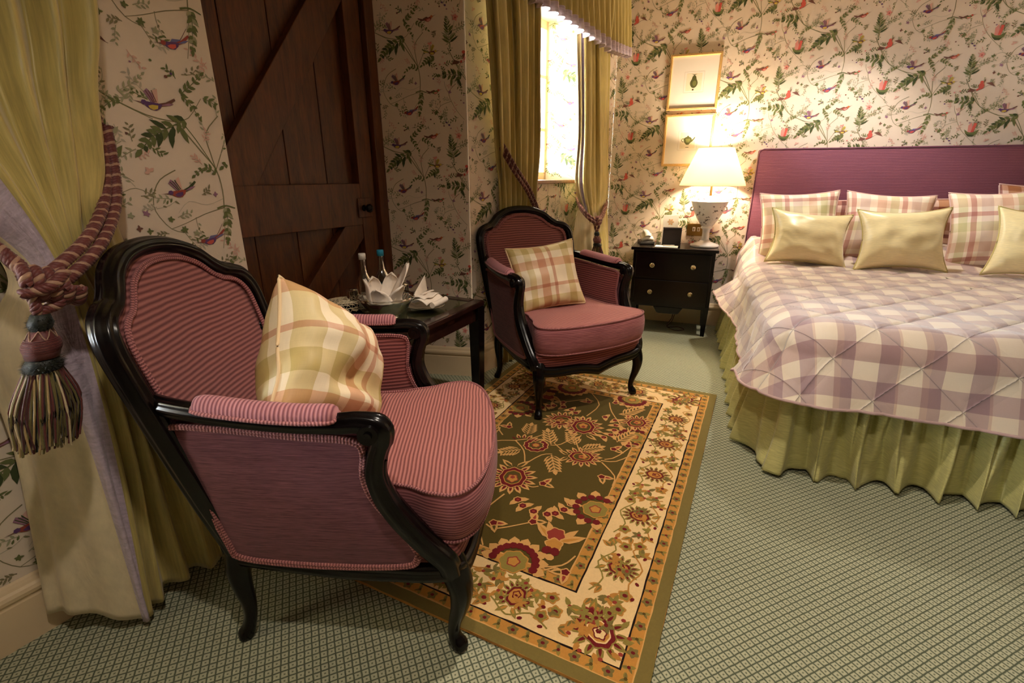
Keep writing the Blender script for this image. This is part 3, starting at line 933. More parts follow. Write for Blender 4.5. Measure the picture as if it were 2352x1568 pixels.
def rug_print(W, L):
    p = RugPrint(); R = random.Random(5)
    def rect(x0, x1, y0, y1, c): p.poly([(x0, y0), (x1, y0), (x1, y1), (x0, y1)], c)
    # wavy border rings
    def ring(d, c):
        pts = []
        R2 = random.Random(int(d * 10))
        for (ax, ay, bx, by) in ((d, d, W - d, d), (W - d, d, W - d, L - d), (W - d, L - d, d, L - d), (d, L - d, d, d)):
            n = int(max(abs(bx - ax), abs(by - ay)) / 3)
            for k in range(n):
                f = k / n; o_ = R2.uniform(-.14, .14) if k else 0
                pts.append((ax + (bx - ax) * f + (o_ if ax == bx else 0), ay + (by - ay) * f + (o_ if ay == by else 0)))
        p.poly(pts, c)
    for d, c in ((0, 'olive2'), (3.5, 'tan'), (3.9, 'gold'), (7.0, 'black'), (7.5, 'cream'), (24.3, 'black'), (24.9, 'gold'), (28.4, 'tan'), (28.9, 'olive')): ring(d, c)
    # guard stripes
    for d in (5.4, 26.6):
        per = []
        x = d
        while x < W - d: per += [(x, d, 0), (x, L - d, 0)]; x += 4.3
        y = d
        while y < L - d: per += [(d, y, 90), (W - d, y, 90)]; y += 4.3
        for i, (x, y, a) in enumerate(per):
            j = (i // 2) % 2
            if j: p.blob(x, y, 1.4, 5, .2, 'olive2', None, a); p.ell(x, y, .6, .5, 0, 'burg', 6)
            else:
                for sg in (1, -1): p.leaf(x, y, 1.8, .9, a + sg * 90 + 20, 'moss'); p.leaf(x, y, 1.8, .6, a + sg * 60 - 20, 'olive2')
                p.ell(x, y, .5, .5, 0, 'olive' if i % 3 else 'burg', 6)
    # cream band: palmettes and leaves
    def band(x, y, a, k):
        c, s_ = cos(radians(a)), sin(radians(a))
        T = lambda u, v: (x + u * c - v * s_, y + u * s_ + v * c)
        p.palm(x, y, 5.4, a + (0 if k % 2 else 180), 'moss', 'burg', 'gold', 'honey', 'burg')
        for u, v, q in ((0, 12, 70), (3, 9, 40), (-4, 9.5, 120), (4.5, 14.5, 100), (-3.5, 15, 60), (.5, 17, 20), (-5, -8, 230), (5, -8, 300)):
            xx, yy = T(u, v)
            kind = R.randrange(3)
            if kind == 0: p.blob(xx, yy, 2.0, 5, .16, 'moss', 'honey', q); p.ell(xx, yy, .8, .7, 0, 'burg', 7)
            elif kind == 1:
                for da in (-45, 0, 45, 160): p.leaf(xx, yy, 3.4, 1.3, a + q + da, ('moss', 'honey', 'olive2')[R.randrange(3)])
                p.ell(xx, yy, .6, .6, 0, 'burg2', 6)
            else:
                for da in (-30, 30): p.leaf(xx, yy, 3.8, 1.5, a + q + da, 'honey'); p.leaf(xx, yy, 2.8, .6, a + q + da, 'olive2')
        p.line([T(-6, -12), T(-2, -9), T(-6.5, -2), T(-4, 5), T(-6, 11)], .45, 'honey', 1)
        p.line([T(6, -11), T(3, -7), T(6.8, 0), T(3.5, 6), T(6, 12)], .45, 'moss', 1)
        for v in (-7, 4, 10): 
            xx, yy = T(6.2 * R.choice((1, -1)), v); p.ell(xx, yy, .8, .55, R.uniform(0, 180), 'burg', 7)
    ys = [39.4, 66, 92, 120, 147]
    for k, y in enumerate(ys): band(15.6, y, 0, k); band(W - 15.6, y, 180, k)
    for k, x in enumerate((39.5, 62, 84)): band(x, L - 15.6, 90, k); band(x, 15.6, 270, k)
    for x, y, a in ((15, 15, 45), (W - 15, 15, 135), (15, L - 15, -45), (W - 15, L - 15, 225)):
        p.palm(x, y, 7.6, a + 180, 'moss', 'burg', 'gold', 'cream', 'burg', 11)
        xx, yy = x + 5.2 * cos(radians(a)), y + 5.2 * sin(radians(a))
        p.blob(xx, yy, 2.8, 8, .14, 'burg', 'burg2'); p.ell(xx, yy, 1.0, 1.0, 0, 'tan', 8)
        for da in (60, 100, 140, -60, -100, -140, 180): 
            p.leaf(x + 6.5 * cos(radians(a + da)), y + 6.5 * sin(radians(a + da)), 3.2, 1.3, a + da + 30, ('moss', 'honey')[da > 0])
            p.ell(x + 8 * cos(radians(a + da + 15)), y + 8 * sin(radians(a + da + 15)), .7, .6, 0, 'burg2', 6)
    # scattered filling leaves and blossoms along the cream band
    def filler(x, y):
        a = R.uniform(0, 360); c = R.choice(('moss', 'honey', 'olive2', 'moss'))
        for da in (0, 55, -55, 120, -120)[:R.randrange(2, 6)]: p.leaf(x, y, R.uniform(1.8, 3.2), R.uniform(.7, 1.2), a + da, c)
        if R.random() < .6: p.ell(x, y, .7, .6, a, R.choice(('burg', 'burg2', 'honey')), 7)
    for k in range(200):
        d = 10 + 12 * R.random()
        side = k % 4
        if side == 0: filler(d, R.uniform(10, L - 10))
        elif side == 1: filler(W - d, R.uniform(10, L - 10))
        elif side == 2: filler(R.uniform(10, W - 10), L - d)
        else: filler(R.uniform(10, W - 10), d)
    # field: near half as seen, far half by a half-turn
    m0 = len(p.p)
    V = lambda *q: p.line(list(q), .65, 'tan', .8)
    V((65.7, 77.7), (63.3, 84.9), (55.4, 91.5)); V((38.1, 91.7), (32, 89.5), (26, 79)); V((37.3, 92.9), (29.9, 100.2), (28.9, 107))
    V((65.6, 108.5), (62.2, 99), (58.3, 96.2)); V((77.5, 92.9), (70.5, 99), (65.6, 108.5)); V((77.5, 92.9), (71, 87), (65.7, 77.7))
    V((59.4, 121), (56.5, 121.5), (54.4, 119.9)); V((38.9, 158), (31.9, 153.9), (29.4, 148.2)); V((64, 130), (66, 145), (58, 157)); V((36, 158), (33, 155.5), (30.5, 156.5))
    V((62, 147.7), (57.7, 148.1), (49, 140.5)); V((77.5, 93), (86, 98), (90.5, 110)); V((86, 98), (90, 92)); V((82, 128), (74, 140), (70, 150))
    p.feather(52, 84.5, 57, 76); p.feather(58.3, 97, 52.8, 107); p.feather(75, 85.5, 76.8, 77.5); p.feather(72, 99, 78, 104); p.feather(84, 112, 88, 122); p.feather(80, 140, 86, 150)
    p.palm(65.7, 65.6, 8.5, 60); p.palm(46.2, 92.6, 7.6, 200); p.palm(66, 119, 9.5, 110); p.palm(88, 134, 7.5, 60)
    p.blob(67.5, 92.6, 5.6, 12, .05, 'burg', 'tan'); p.blob(67.5, 92.6, 3.5, 8, .1, 'olive', 'tan'); p.blob(67.5, 92.6, 1.8, 6, .1, 'gold', 'burg2')
    p.chain([(48.7, 52.9), (42, 54), (40, 62), (40.1, 68.8), (43.6, 74)], 6, 2.2)
    p.chain([(59, 130), (53.1, 134), (45.1, 133.6), (41, 129.5), (38.9, 122)], 7, 2.3)
    p.halfring(30, 66, 8, 0, 110); p.halfring(30.6, 123.5, 8.5, 0, 110); p.halfring(46, 159, 8.5, 270, 95, 9); p.halfring(80, 158.5, 8.0, 270, 95, 9)
    for x, y, a in ((35.5, 80.5, 200), (34.3, 103, 150), (53.5, 117.5, 210), (52, 68.5, 90), (37.6, 45, 60), (29.9, 156, 60), (48, 139.5, 240), (60, 146, 160), (89.5, 111, 60), (73, 151, 60), (90, 90, 300)): p.bud(x, y, a)
    # tulip with wing leaves
    for dx, a in ((1, -12), (-1, 192)):
        p.leaf(37.8 + 1.5 * dx, 144.6, 9.5, 2.8, a - 25 * dx, 'tan'); p.leaf(37.8 + 1.5 * dx, 144.6, 7.5, 1.1, a - 25 * dx, 'gold')
        p.leaf(37.8 + 1.5 * dx, 143.6, 8.0, 2.2, a - 48 * dx, 'tan')
    p.blob(38.5, 142, 3.4, 6, .1, 'burg2', 'tan'); p.blob(37.4, 146.6, 3.0, 5, .12, 'gold', 'tan'); p.ell(36.0, 149.5, 1.6, 1.9, 20, 'burg'); p.ell(38.6, 149.8, 1.6, 1.9, -20, 'burg'); p.ell(36.6, 152.4, 1.5, 1.4, 0, 'tan')
    half = p.p[m0:]
    keep = [(q, c) for q, c in half if min(b for a, b in q) > 92]
    p.p += [([(W - a, L - b) for a, b in q], c) for q, c in keep if max(L - b for a, b in q) < 92]
    return p.p


RW, RL = 120.0, 186.0
FRC = Vector((1.123, 2.436, 0)); rv = Vector((-cos(radians(26.4)), sin(radians(26.4)), 0)); ru = Vector((-sin(radians(26.4)), -cos(radians(26.4)), 0))
RUGZ = .010
mb = MB()
def RP(x, y, z): return FRC + rv * (x / 100) + ru * (y / 100) + Vector((0, 0, z))
mb.add([RP(0, 0, .001), RP(RW, 0, .001), RP(RW, RL, .001), RP(0, RL, .001), RP(0, 0, RUGZ), RP(RW, 0, RUGZ), RP(RW, RL, RUGZ), RP(0, RL, RUGZ)],
       [(0, 1, 2, 3), (7, 6, 5, 4), (4, 5, 1, 0), (5, 6, 2, 1), (6, 7, 3, 2), (7, 4, 0, 3)], col=INK['honey'])
e = RUGZ + .0002
for q, c in rug_print(RW, RL):
    e += 4e-7
    q2 = [RP(a, b, e) for a, b in q]
    mb.add(q2, [tuple(range(len(q2)))], col=c)
rug = mb.build('oriental_rug', m_vcol('rug_wool_pile', .95, 160, .10, sheen=0.1, spec=.05, bump=(700, .5, .002)), smooth=False)
tag(rug, 'green and cream oriental rug with floral border, lying on the carpet under the armchairs', 'rug')

# ------------------------------------------------------------------ bergere armchair, local +X forward, +Y left
ROSE_HI, ROSE_LO = lin(164, 106, 102), lin(108, 62, 62)
RIB_BACK = m_rib('rose_cord_fabric', ROSE_HI, ROSE_LO, .0125, 1)
RIB_SEAT = m_rib('rose_cord_fabric_seat', lin(192, 126, 118), lin(124, 70, 68), .0098, 0)
RIB_PAD = m_rib('rose_cord_fabric_pad', lin(188, 128, 130), lin(124, 70, 78), .0085, 0)
RIB_IN = m_rib('rose_cord_fabric_inner', lin(156, 92, 88), lin(94, 46, 46), .0115, 1)
WEAVE = m_streak('rose_woven_fabric', lin(140, 86, 92), lin(78, 42, 50), scale=(14, 14, 420))
CORDM = m_rib('rose_double_piping', lin(178, 118, 116), lin(118, 66, 68), .0072, 0, streak=.1)


def piping(name, path, parent, r=.0045, closed=True, mat=None, double=True):
    mb = MB()
    path = [Vector(p) for p in path]
    mb.sweep(path, r, 8, closed=closed)
    if double:
        c = sum(path, Vector()) / len(path)
        mb.sweep([p + (c - p).normalized() * r * 1.7 for p in path], r, 8, closed=closed)
    return mb.build(name, mat or CORDM, parent)


MOLD = lambda a: 1 + .10 * cos(3 * a) * 0 + .07 * cos(6 * a)


def armchair(loc, heading, label, group='matching rose armchairs', crest=.986):
    R_ = empty('armchair', loc, heading)
    tag(R_, label, 'armchair', group)
    rake = lambda z: -.285 - .27 * (z - .28)          # back leans away
    # ---- back outline (y, z) left half from seat up to crest, then mirrored
    hl = [(.252, .29), (.274, .45), (.289, .62), (.298, .76), (.296, .83), (.276, .868), (.246, .884), (.218, .892), (.188, .912), (.15, .948), (.10, .972), (.05, .983), (0, .986)]
    hl = [(y, z if z < .7 else .7 + (z - .7) * (crest - .7) / .286) for y, z in hl]
    full = hl + [(-y, z) for y, z in hl[-2::-1]]
    bow = lambda y: .05 * (y / .3) ** 2                # back wraps round at the sides
    P3 = lambda y, z, e=0.0: Vector((rake(z) + bow(y) + e, y, z))
    path = crom([P3(y, z) for y, z in full], 5)
    fr = MB()
    fr.sweep(path, (.021, .027), 40, up=(1, 0, 0), prof=lambda a: 1 + .07 * cos(8 * a))
    # narrow reed on the face of the moulding
    fr.sweep([p + Vector((.017, 0, 0)) for p in path], .006, 6, up=(1, 0, 0))
    fr.sweep([P3(y, .33) for y in (-.235, -.12, 0, .12, .235)], (.018, .02), 10, up=(1, 0, 0))
    fr.build('back_frame', BLACKWOOD, R_)
    # ---- upholstered back: filled outline scaled inwards
    def fill(e_edge, crown, scale, flip, name, mat, zlo=.33):
        mb = MB()
        N = 34
        rows = []
        zs = [zlo + (crest - .011 - zlo) * k / 28 for k in range(29)]
        def half_w(z):
            lo = None
            for (y0, z0), (y1, z1) in zip(hl, hl[1:]):
                if z0 <= z <= z1 and z1 > z0: lo = y0 + (y1 - y0) * (z - z0) / (z1 - z0)
            return lo if lo is not None else .0
        for z in zs:
            hw = half_w(min(z * 1.0 + .004, crest - .001)) - .014
            if z > crest - .056: hw = max(.02, hw - (z - crest + .056) * .2)
            hw = max(hw, .02)
            row = []
            for k in range(N + 1):
                s_ = 2 * k / N - 1
                y = s_ * hw
                h = (1 - abs(s_) ** 3.2) * (1 - ((z - .64) / (crest - .626)) ** 4 * .98)
                row.append(P3(y, min(z, crest - .018), e_edge + crown * max(h, 0)))
            rows.append(row)
        mb.grid(rows, UV=lambda i, j: (rows[i][j].y, rows[i][j].z), flip=flip)
        return mb.build(name, mat, R_)
    fill(.006, .032, 1, False, 'backrest', RIB_BACK, .36)
    fill(-.012, -.012, 1, True, 'outside_back', WEAVE, .30)
    inner = [(y * .875, .64 + (z - .64) * .93) for y, z in full]
    pth = [P3(y, z, .024) for y, z in [(p.y * .885, .62 + (p.z - .62) * .925) for p in path]]
    piping('piping', pth, R_, .0042, closed=False)
    # ---- seat rail, serpentine
    def rail_pt(t):
        """t 0..1 rear left -> front left -> front right -> rear right"""
        ks = [(-.275, .238), (-.10, .27), (.10, .30), (.235, .318), (.285, .300), (.318, .16), (.33, 0), (.318, -.16), (.285, -.300), (.235, -.318), (.10, -.30), (-.10, -.27), (-.275, -.238)]
        return ks
    ks = rail_pt(0)
    ring = crom([(x, y, 0) for x, y in ks], 6)
    n = len(ring)
    mb = MB()
    rows = []
    for i, p in enumerate(ring):
        f = i / (n - 1)
        front = max(0.0, 1 - abs(f - .5) / .19)
        side = 1 - abs((min(f, 1 - f)) - .14) / .14
        drop = .048 * (front ** 1.1) * (1 if front > 0 else 0) + (.012 * max(0, side))
        drop += .010 * sin(front * pi * 2) if front else 0
        d = (ring[min(i + 1, n - 1)] - ring[max(i - 1, 0)]).normalized()
        out = Vector((d.y, -d.x, 0)) * -1
        if out.dot(Vector((p.x, p.y, 0))) < 0: out = -out
        zt = .292 - drop * .9; zb = .248 - drop
        rows.append([p + out * .0 + Vector((0, 0, zt)), p + out * .016 + Vector((0, 0, zt - .002)), p + out * .022 + Vector((0, 0, (zt + zb) / 2 + .006)), p + out * .014 + Vector((0, 0, (zt + zb) / 2)), p + out * .022 + Vector((0, 0, (zt + zb) / 2 - .006)), p + out * .017 + Vector((0, 0, zb)), p - out * .022 + Vector((0, 0, zb)), p - out * .022 + Vector((0, 0, zt))])
    mb.grid(rows, closev=True)
    back = [Vector((-.285, y, .285)) for y in (.238, .1, -.1, -.238)]
    mb.sweep(back, (.018, .035), 10)
    mb.build('seat_rail', BLACKWOOD, R_)
    # upholstered apron above the rail and seat platform
    mb = MB()
    rows = []
    for i, p in enumerate(ring):
        f = i / (n - 1)
        front = max(0.0, 1 - abs(f - .5) / .19)
        drop = .043 * front
        s_ = .985
        rows.append([Vector((p.x * s_, p.y * s_, .270 - drop)), Vector((p.x * 1.015, p.y * 1.01, .300 - drop * .6)), Vector((p.x * 1.012, p.y * 1.01, .33)), Vector((p.x * .97, p.y * .96, .352)), Vector((p.x * .5, p.y * .5, .358))])
    mb.grid(rows, UV=lambda i, j: (i * .012, rows[min(i, n - 1)][j].z))
    mb.build('apron', RIB_IN, R_)
    # ---- seat cushion (T shaped, bowed front)
    co_ = [(-.245, .20), (-.18, .228), (.06, .245), (.115, .262), (.175, .278), (.225, .305), (.290, .312), (.340, .25), (.368, .12), (.374, 0), (.368, -.12), (.340, -.25), (.290, -.312), (.225, -.305), (.175, -.278), (.115, -.262), (.06, -.245), (-.18, -.228), (-.245, -.20)]
    oc = crom([(x, y, 0) for x, y in co_], 4) + crom([(-.245, -.20, 0), (-.255, 0, 0), (-.245, .20, 0)], 4)[1:-1]
    oc = [Vector(p) for p in oc]
    cc = Vector((.06, 0, 0))
    top = lambda x, y, r: .472 + .030 * (1 - r ** 2.2) + .012 * max(0, (x - .1) / .27) * (1 - r * .7) - .022 * exp(-((x - .05) / .13) ** 2 - ((y + .02) / .15) ** 2)
    rings_ = []
    zb, m = .338, len(oc)
    prof_ = [(.0, 't'), (.2, 't'), (.4, 't'), (.6, 't'), (.76, 't'), (.88, 't'), (.95, 't'), (.985, 't'), (1.0, 'e'), (1.018, .455), (1.03, .43), (1.032, .405), (1.028, .38), (1.015, .358), (.995, .343), (.96, .336), (.6, .336), (0, .336)]
    for r, kd in prof_:
        rg = []
        for p in oc:
            q = cc + (p - cc) * r
            if kd == 't': z = top(q.x, q.y, r)
            elif kd == 'e': z = .470
            else: z = kd + .004 * sin(p.y * 21 + p.x * 9)
            rg.append(Vector((q.x, q.y, z)))
        rings_.append(rg)
    mb = MB()
    def cuv(i, j):
        p = rings_[i][j % m]
        if i <= 8: return (p.x, p.y)
        return (p.x + p.y * .3, p.z)
    mb.grid(rings_, closev=True, UV=cuv)
    for k, f in enumerate(mb.f):
        if k >= 8 * m: mb.mi[k] = 1
    c_ = mb.build('seat_cushion', [RIB_SEAT, m_side], R_)
    for zz, rr in ((.473, 1.004), (.343, 1.0)):
        mb = MB(); mb.sweep([cc + (p - cc) * rr + Vector((0, 0, zz)) for p in oc], .0042, 8, closed=True); mb.build('piping', CORDM, c_)
    # ---- arms, pads, panels
    for sg in (1, -1):
        arm = [(-.375, .262, .70), (-.30, .292, .692), (-.18, .318, .682), (-.05, .333, .672), (.04, .338, .670), (.095, .338, .672), (.130, .336, .660), (.138, .333, .632), (.124, .330, .590), (.118, .330, .540), (.135, .330, .480), (.172, .328, .415), (.218, .325, .350), (.256, .320, .300), (.266, .314, .262)]
        ap = crom([(x, sg * y, z) for x, y, z in arm], 5)
        na = len(ap)
        rr = []
        for i in range(na):
            f = i / (na - 1)
            if f < .3: r = (.021, .019)
            elif f < .52: r = (.023 + .007 * exp(-((f - .44) / .05) ** 2), .021 + .006 * exp(-((f - .44) / .05) ** 2))
            else: r = (.021 + .006 * min(1, (f - .52) / .25), .021 + .009 * min(1, (f - .52) / .25))
            rr.append(r)
        mb = MB(); mb.sweep(ap, rr, 40, up=(0, 1, 0), prof=lambda a: 1 + .06 * cos(8 * a))
        # scroll knuckle
        mb.sweep([(.118, sg * .306, .655), (.118, sg * .368, .655)], .021, 16, up=(1, 0, 0)); mb.sweep([(.118, sg * .300, .655), (.118, sg * .374, .655)], .009, 12, up=(1, 0, 0))
        # carved flute down the support
        mb.sweep([p + Vector((.018, sg * .006, 0)) for p in ap[na // 2 + 6:]], .0065, 6, up=(0, 1, 0))
        mb.build('arm', BLACKWOOD, R_)
        mb = MB()
        pp = crom([(-.245, sg * .305, .700), (-.12, sg * .326, .690), (-.02, sg * .335, .684), (.058, sg * .338, .684)], 8)
        npp = len(pp)
        rows = []
        for i, p in enumerate(pp):
            f = i / (npp - 1)
            e_ = min(1, sqrt(max(0, 1 - (2 * f - 1) ** 10)) + .02)
            row = []
            for k in range(13):
                a = pi * k / 12
                row.append(p + Vector((0, cos(a) * .029 * e_, sin(a) * .027 * e_ + .002)))
            rows.append(row)
        mb.grid(rows, UV=lambda i, j: (pp[min(i, npp - 1)].x, j * .005))
        pad = mb.build('arm_pad', RIB_PAD, R_, loc=None)
        pl = [r[0] for r in rows] + [r[-1] for r in rows[::-1]]
        piping('piping', [Vector((p.x, p.y + (.002 if p.y > 0 else -.002) * (1), p.z)) for p in pl], pad, .004, double=True)
        # panels
        ol = [(-.325, .648), (-.20, .646), (-.05, .636), (.075, .628), (.098, .600), (.092, .54), (.110, .475), (.150, .41), (.19, .345), (.194, .306), (.165, .286), (.05, .276), (-.10, .276), (-.232, .290), (-.255, .33), (-.288, .47), (-.332, .62)]
        op = crom([(x, z, 0) for x, z in ol], 3, closed=True)
        ysurf = lambda x, z: (.262 + .055 * min(1, max(0, (x + .3) / .5))) * (1 - 0) + (.018 + .0 * x) * min(1, max(0, (z - .28) / .4))
        cx_, cz_ = -.10, .45
        op2 = [Vector((p.x, p.y + (.022 if p.y > .58 else 0), 0)) for p in op]
        for side, e0, bulge, mat, nm in ((1, .010, .010, WEAVE, 'outer_panel'), (-1, -.016, -.012, RIB_IN, 'inner_panel')):
            mb = MB(); rows = []
            rs = (0, .25, .5, .7, .85, .94, 1.0)
            for r in rs:
                row = []
                for p in (op if side == 1 else op2):
                    x, z = cx_ + (p.x - cx_) * r, cz_ + (p.y - cz_) * r
                    row.append(Vector((x, sg * (ysurf(x, z) + e0 + bulge * (1 - r ** 3)), z)))
                rows.append(row)
            mb.grid(rows, closev=True, UV=lambda i, j: (rows[i][j % len(op)].x, rows[i][j % len(op)].z), flip=(sg * side > 0))
            pn = mb.build(nm, mat, R_)
            if side == 1:
                piping('piping', [p + Vector((0, sg * .003, 0)) for p in rows[-1]], pn, .0048)
            else:
                piping('piping', [p - Vector((0, sg * .002, 0)) for p in rows[-1]], pn, .0035)
    # ---- legs
    for sx, sg in ((1, 1), (1, -1), (-1, 1), (-1, -1)):
        if sx > 0:
            x0, y0, ox, oy = .262, .295, .70, .42
            lp = [(0, 0, .288, .030), (.012, 0, .262, .034), (.030, 0, .222, .032), (.036, 0, .185, .027), (.026, 0, .135, .021), (.010, 0, .090, .0165), (.002, 0, .055, .0145), (.008, 0, .032, .0175), (.020, 0, .016, .021), (.026, 0, .004, .019)]
        else:
            x0, y0, ox, oy = -.262, .235, -.75, .3
            lp = [(0, 0, .30, .028), (.004, 0, .262, .030), (.012, 0, .215, .028), (.010, 0, .165, .024), (.004, 0, .115, .019), (.006, 0, .070, .016), (.016, 0, .035, .0165), (.028, 0, .014, .020), (.032, 0, .003, .018)]
        q = crom([(a, r, z) for a, b, z, r in lp], 4)
        pts = [Vector((x0 + p.x * ox * 1.0, sg * (y0 + p.x * oy), p.z)) for p in q]
        mb = MB(); mb.sweep(pts, [p.y for p in q], 18, up=(1, 0, 0), prof=lambda a: 1 + .07 * cos(4 * a))
        mb.build('leg', BLACKWOOD, R_)
    return R_


def _side():
    t = NT('rose_cushion_border')
    v = t.obj()
    st = t.noise(t.map(v, scale=(10, 10, 120)), 1.0, 3, 0.6)
    rib = t.math('MULTIPLY_ADD', t.math('SINE', t.math('MULTIPLY', t.sep(v)[2], 2 * pi / .0075)), .5, .5)
    h = t.math('ADD', t.math('MULTIPLY', st, .55), t.math('MULTIPLY', rib, .42))
    t.set(Base_Color=t.ramp(h, [(.25, lin(112, 58, 62)), (.75, lin(180, 114, 116))]), Roughness=.85)
    t.b.inputs['Sheen Weight'].default_value = .12
    t.b.inputs['Specular IOR Level'].default_value = .15
    t.bump(h, .4, .0015)
    return t.m


m_side = _side()
HA, HB = 87.1, 151.3
armA = armchair((-.426, 1.222, .0), HA, 'rose upholstered armchair with black carved frame in the left foreground, seen from its side')
armB = armchair((.264, 2.548, RUGZ), HB, 'rose upholstered armchair with black carved frame standing on the rug below the window', crest=.948)

# ------------------------------------------------------------------ cushions
def cushion_mesh(w, h, t, seed=0, wr=.006, pinch=.10, n=44, fold=None):
    """returns front/back grids and edge loop; local x width, y thickness, z height (0 at the bottom)"""
    so = Vector((seed * 3.7, seed * 1.3, 0))
    def P(u, v, sg):
        # concave edges, pointed ears
        x = w / 2 * u * (1 - pinch * (1 - v * v) * abs(u) ** 1.5)
        z = h / 2 * v * (1 - pinch * (1 - u * u) * abs(v) ** 1.5)
        d = max(0.0, (1 - u * u)) ** .50 * max(0.0, (1 - v * v)) ** .50
        y = sg * t / 2 * d ** .9
        k = noise.noise(Vector((u * 2.4, v * 2.4, sg)) + so) * wr * 2 * d ** .5
        r = max(abs(u), abs(v))
        e = .5 * (1 - abs(2 * r - 1.45)) if r > .4 else 0
        k += sin((u + v) * 9 + 14 * noise.noise(Vector((u * 1.1, v * 1.1, seed)))) * wr * .5 * max(e, 0) * d
        p = Vector((x, y + sg * k, z + h / 2))
        if fold: p = fold(p, u, v)
        return p
    G = {}
    for sg in (-1, 1):
        G[sg] = [[P(-1 + 2 * i / n, -1 + 2 * j / n, sg) for j in range(n + 1)] for i in range(n + 1)]
    edge = [G[1][i][0] for i in range(n)] + [G[1][n][j] for j in range(n)] + [G[1][n - i][n] for i in range(n)] + [G[1][0][n - j] for j in range(n)]
    return G, edge


def cushion(name, label, cat, w, h, t, mat, pipe_mat, M, seed=0, group=None, wr=.006, pinch=.10, fold=None, uvs=1.0, pr=.0045, uoff=(0, 0)):
    G, edge = cushion_mesh(w, h, t, seed, wr, pinch, fold=fold)
    mb = MB()
    n = len(G[1]) - 1
    for sg in (-1, 1):
        mb.grid(G[sg], UV=lambda i, j: (uoff[0] + i / n * w * uvs, uoff[1] + j / n * h * uvs), flip=(sg > 0))
    mb.v = [tuple(Vector(p)) for p in mb.v]
    R_ = empty(name, M.to_translation())
    R_.rotation_euler = M.to_euler()
    tag(R_, label, cat, group)
    mb.build('cushion_cover', mat, R_, weld=True)
    mb = MB(); mb.sweep([p * 1.0 for p in edge], pr, 7, closed=True)
    mb.build('piping', pipe_mat, R_)
    return R_


def frame_m(pos, heading, lean=0.0, roll=0.0, twist=0.0):
    """local -Y faces 'heading'; lean tips the top backwards; roll spins in its own plane"""
    f = H(heading)
    az = atan2(f.y, f.x) + pi / 2
    return Matrix.Translation(Vector(pos)) @ Matrix.Rotation(az, 4, 'Z') @ Matrix.Rotation(radians(-lean), 4, 'X') @ Matrix.Rotation(radians(roll), 4, 'Y')


# ------------------------------------------------------------------ bed
BH = 20.0
BX, BY = H(BH + 90), H(BH)
B0 = Vector((1.10, 1.83, 0))
BW, BL, BT = 1.86, 1.92, .60
bed = empty('bed', B0, BH + 90)          # local X along the foot, local Y towards the head
tag(bed, 'wide double bed with mauve upholstered headboard and gathered gold skirt, against the papered wall', 'bed')
SATIN_GOLD = m_silk('gold_green_silk', lin(204, 198, 130), rough=.36, slub=.10, crease=((9, 9, 5), .22, .02))
HEADFAB = m_rib('mauve_cord_headboard', lin(142, 88, 104), lin(98, 54, 70), .0095, 1, streak=.45)
mb = MB(); mb.box(.03, BW - .03, .03, BL, .10, .36); mb.build('divan_base', plain('divan_ticking', lin(210, 196, 170), .9), bed, smooth=False, bevel=.01)
mb = MB(); mb.box(.02, BW - .02, .02, BL, .362, .575); mb.build('mattress', plain('mattress_ticking', lin(228, 220, 204), .9, nscale=60), bed, smooth=False, bevel=.03)
# headboard with piped edge
hx0, hx1, hz = -.035, 1.90, 1.318
mb = MB()
mb.add([(hx0, BL, .10), (hx1, BL, .10), (hx1, BL, hz), (hx0, BL, hz), (hx0, BL + .07, .10), (hx1, BL + .07, .10), (hx1, BL + .07, hz), (hx0, BL + .07, hz)],
       [(0, 1, 2, 3), (7, 6, 5, 4), (4, 5, 1, 0), (5, 6, 2, 1), (6, 7, 3, 2), (7, 4, 0, 3)], uvs=[(hx0, .1), (hx1, .1), (hx1, hz), (hx0, hz), (hx0 - .07, .1), (hx1 + .07, .1), (hx1 + .07, hz + .07), (hx0 - .07, hz + .07)])
hb = mb.build('headboard', HEADFAB, bed, smooth=True, bevel=.012, angle=50)
mb = MB()
c = .03
pp = [(hx0, BL, .12), (hx0, BL, hz - c), (hx0 + c * .3, BL, hz - c * .3), (hx0 + c, BL, hz), (hx1 - c, BL, hz), (hx1 - c * .3, BL, hz - c * .3), (hx1, BL, hz - c), (hx1, BL, .12)]
mb.sweep([Vector(p) + Vector((0, .002, 0)) for p in pp], .0055, 8)
mb.build('piping', m_silk('mauve_piping', lin(104, 50, 74), .6), hb)
# gathered skirt round three sides, puddling slightly
sk = [(-.012, BL - .02), (-.014, 1.4), (-.014, .9), (-.014, .4), (-.012, .10), (.0, .02), (.03, -.008), (.10, -.014), (.5, -.014), (1.0, -.014), (1.5, -.014), (BW - .06, -.014), (BW, .02), (BW + .014, .3), (BW + .014, 1.0), (BW + .012, BL - .02)]
skp = crom([(a, b, 0) for a, b in sk], 60)
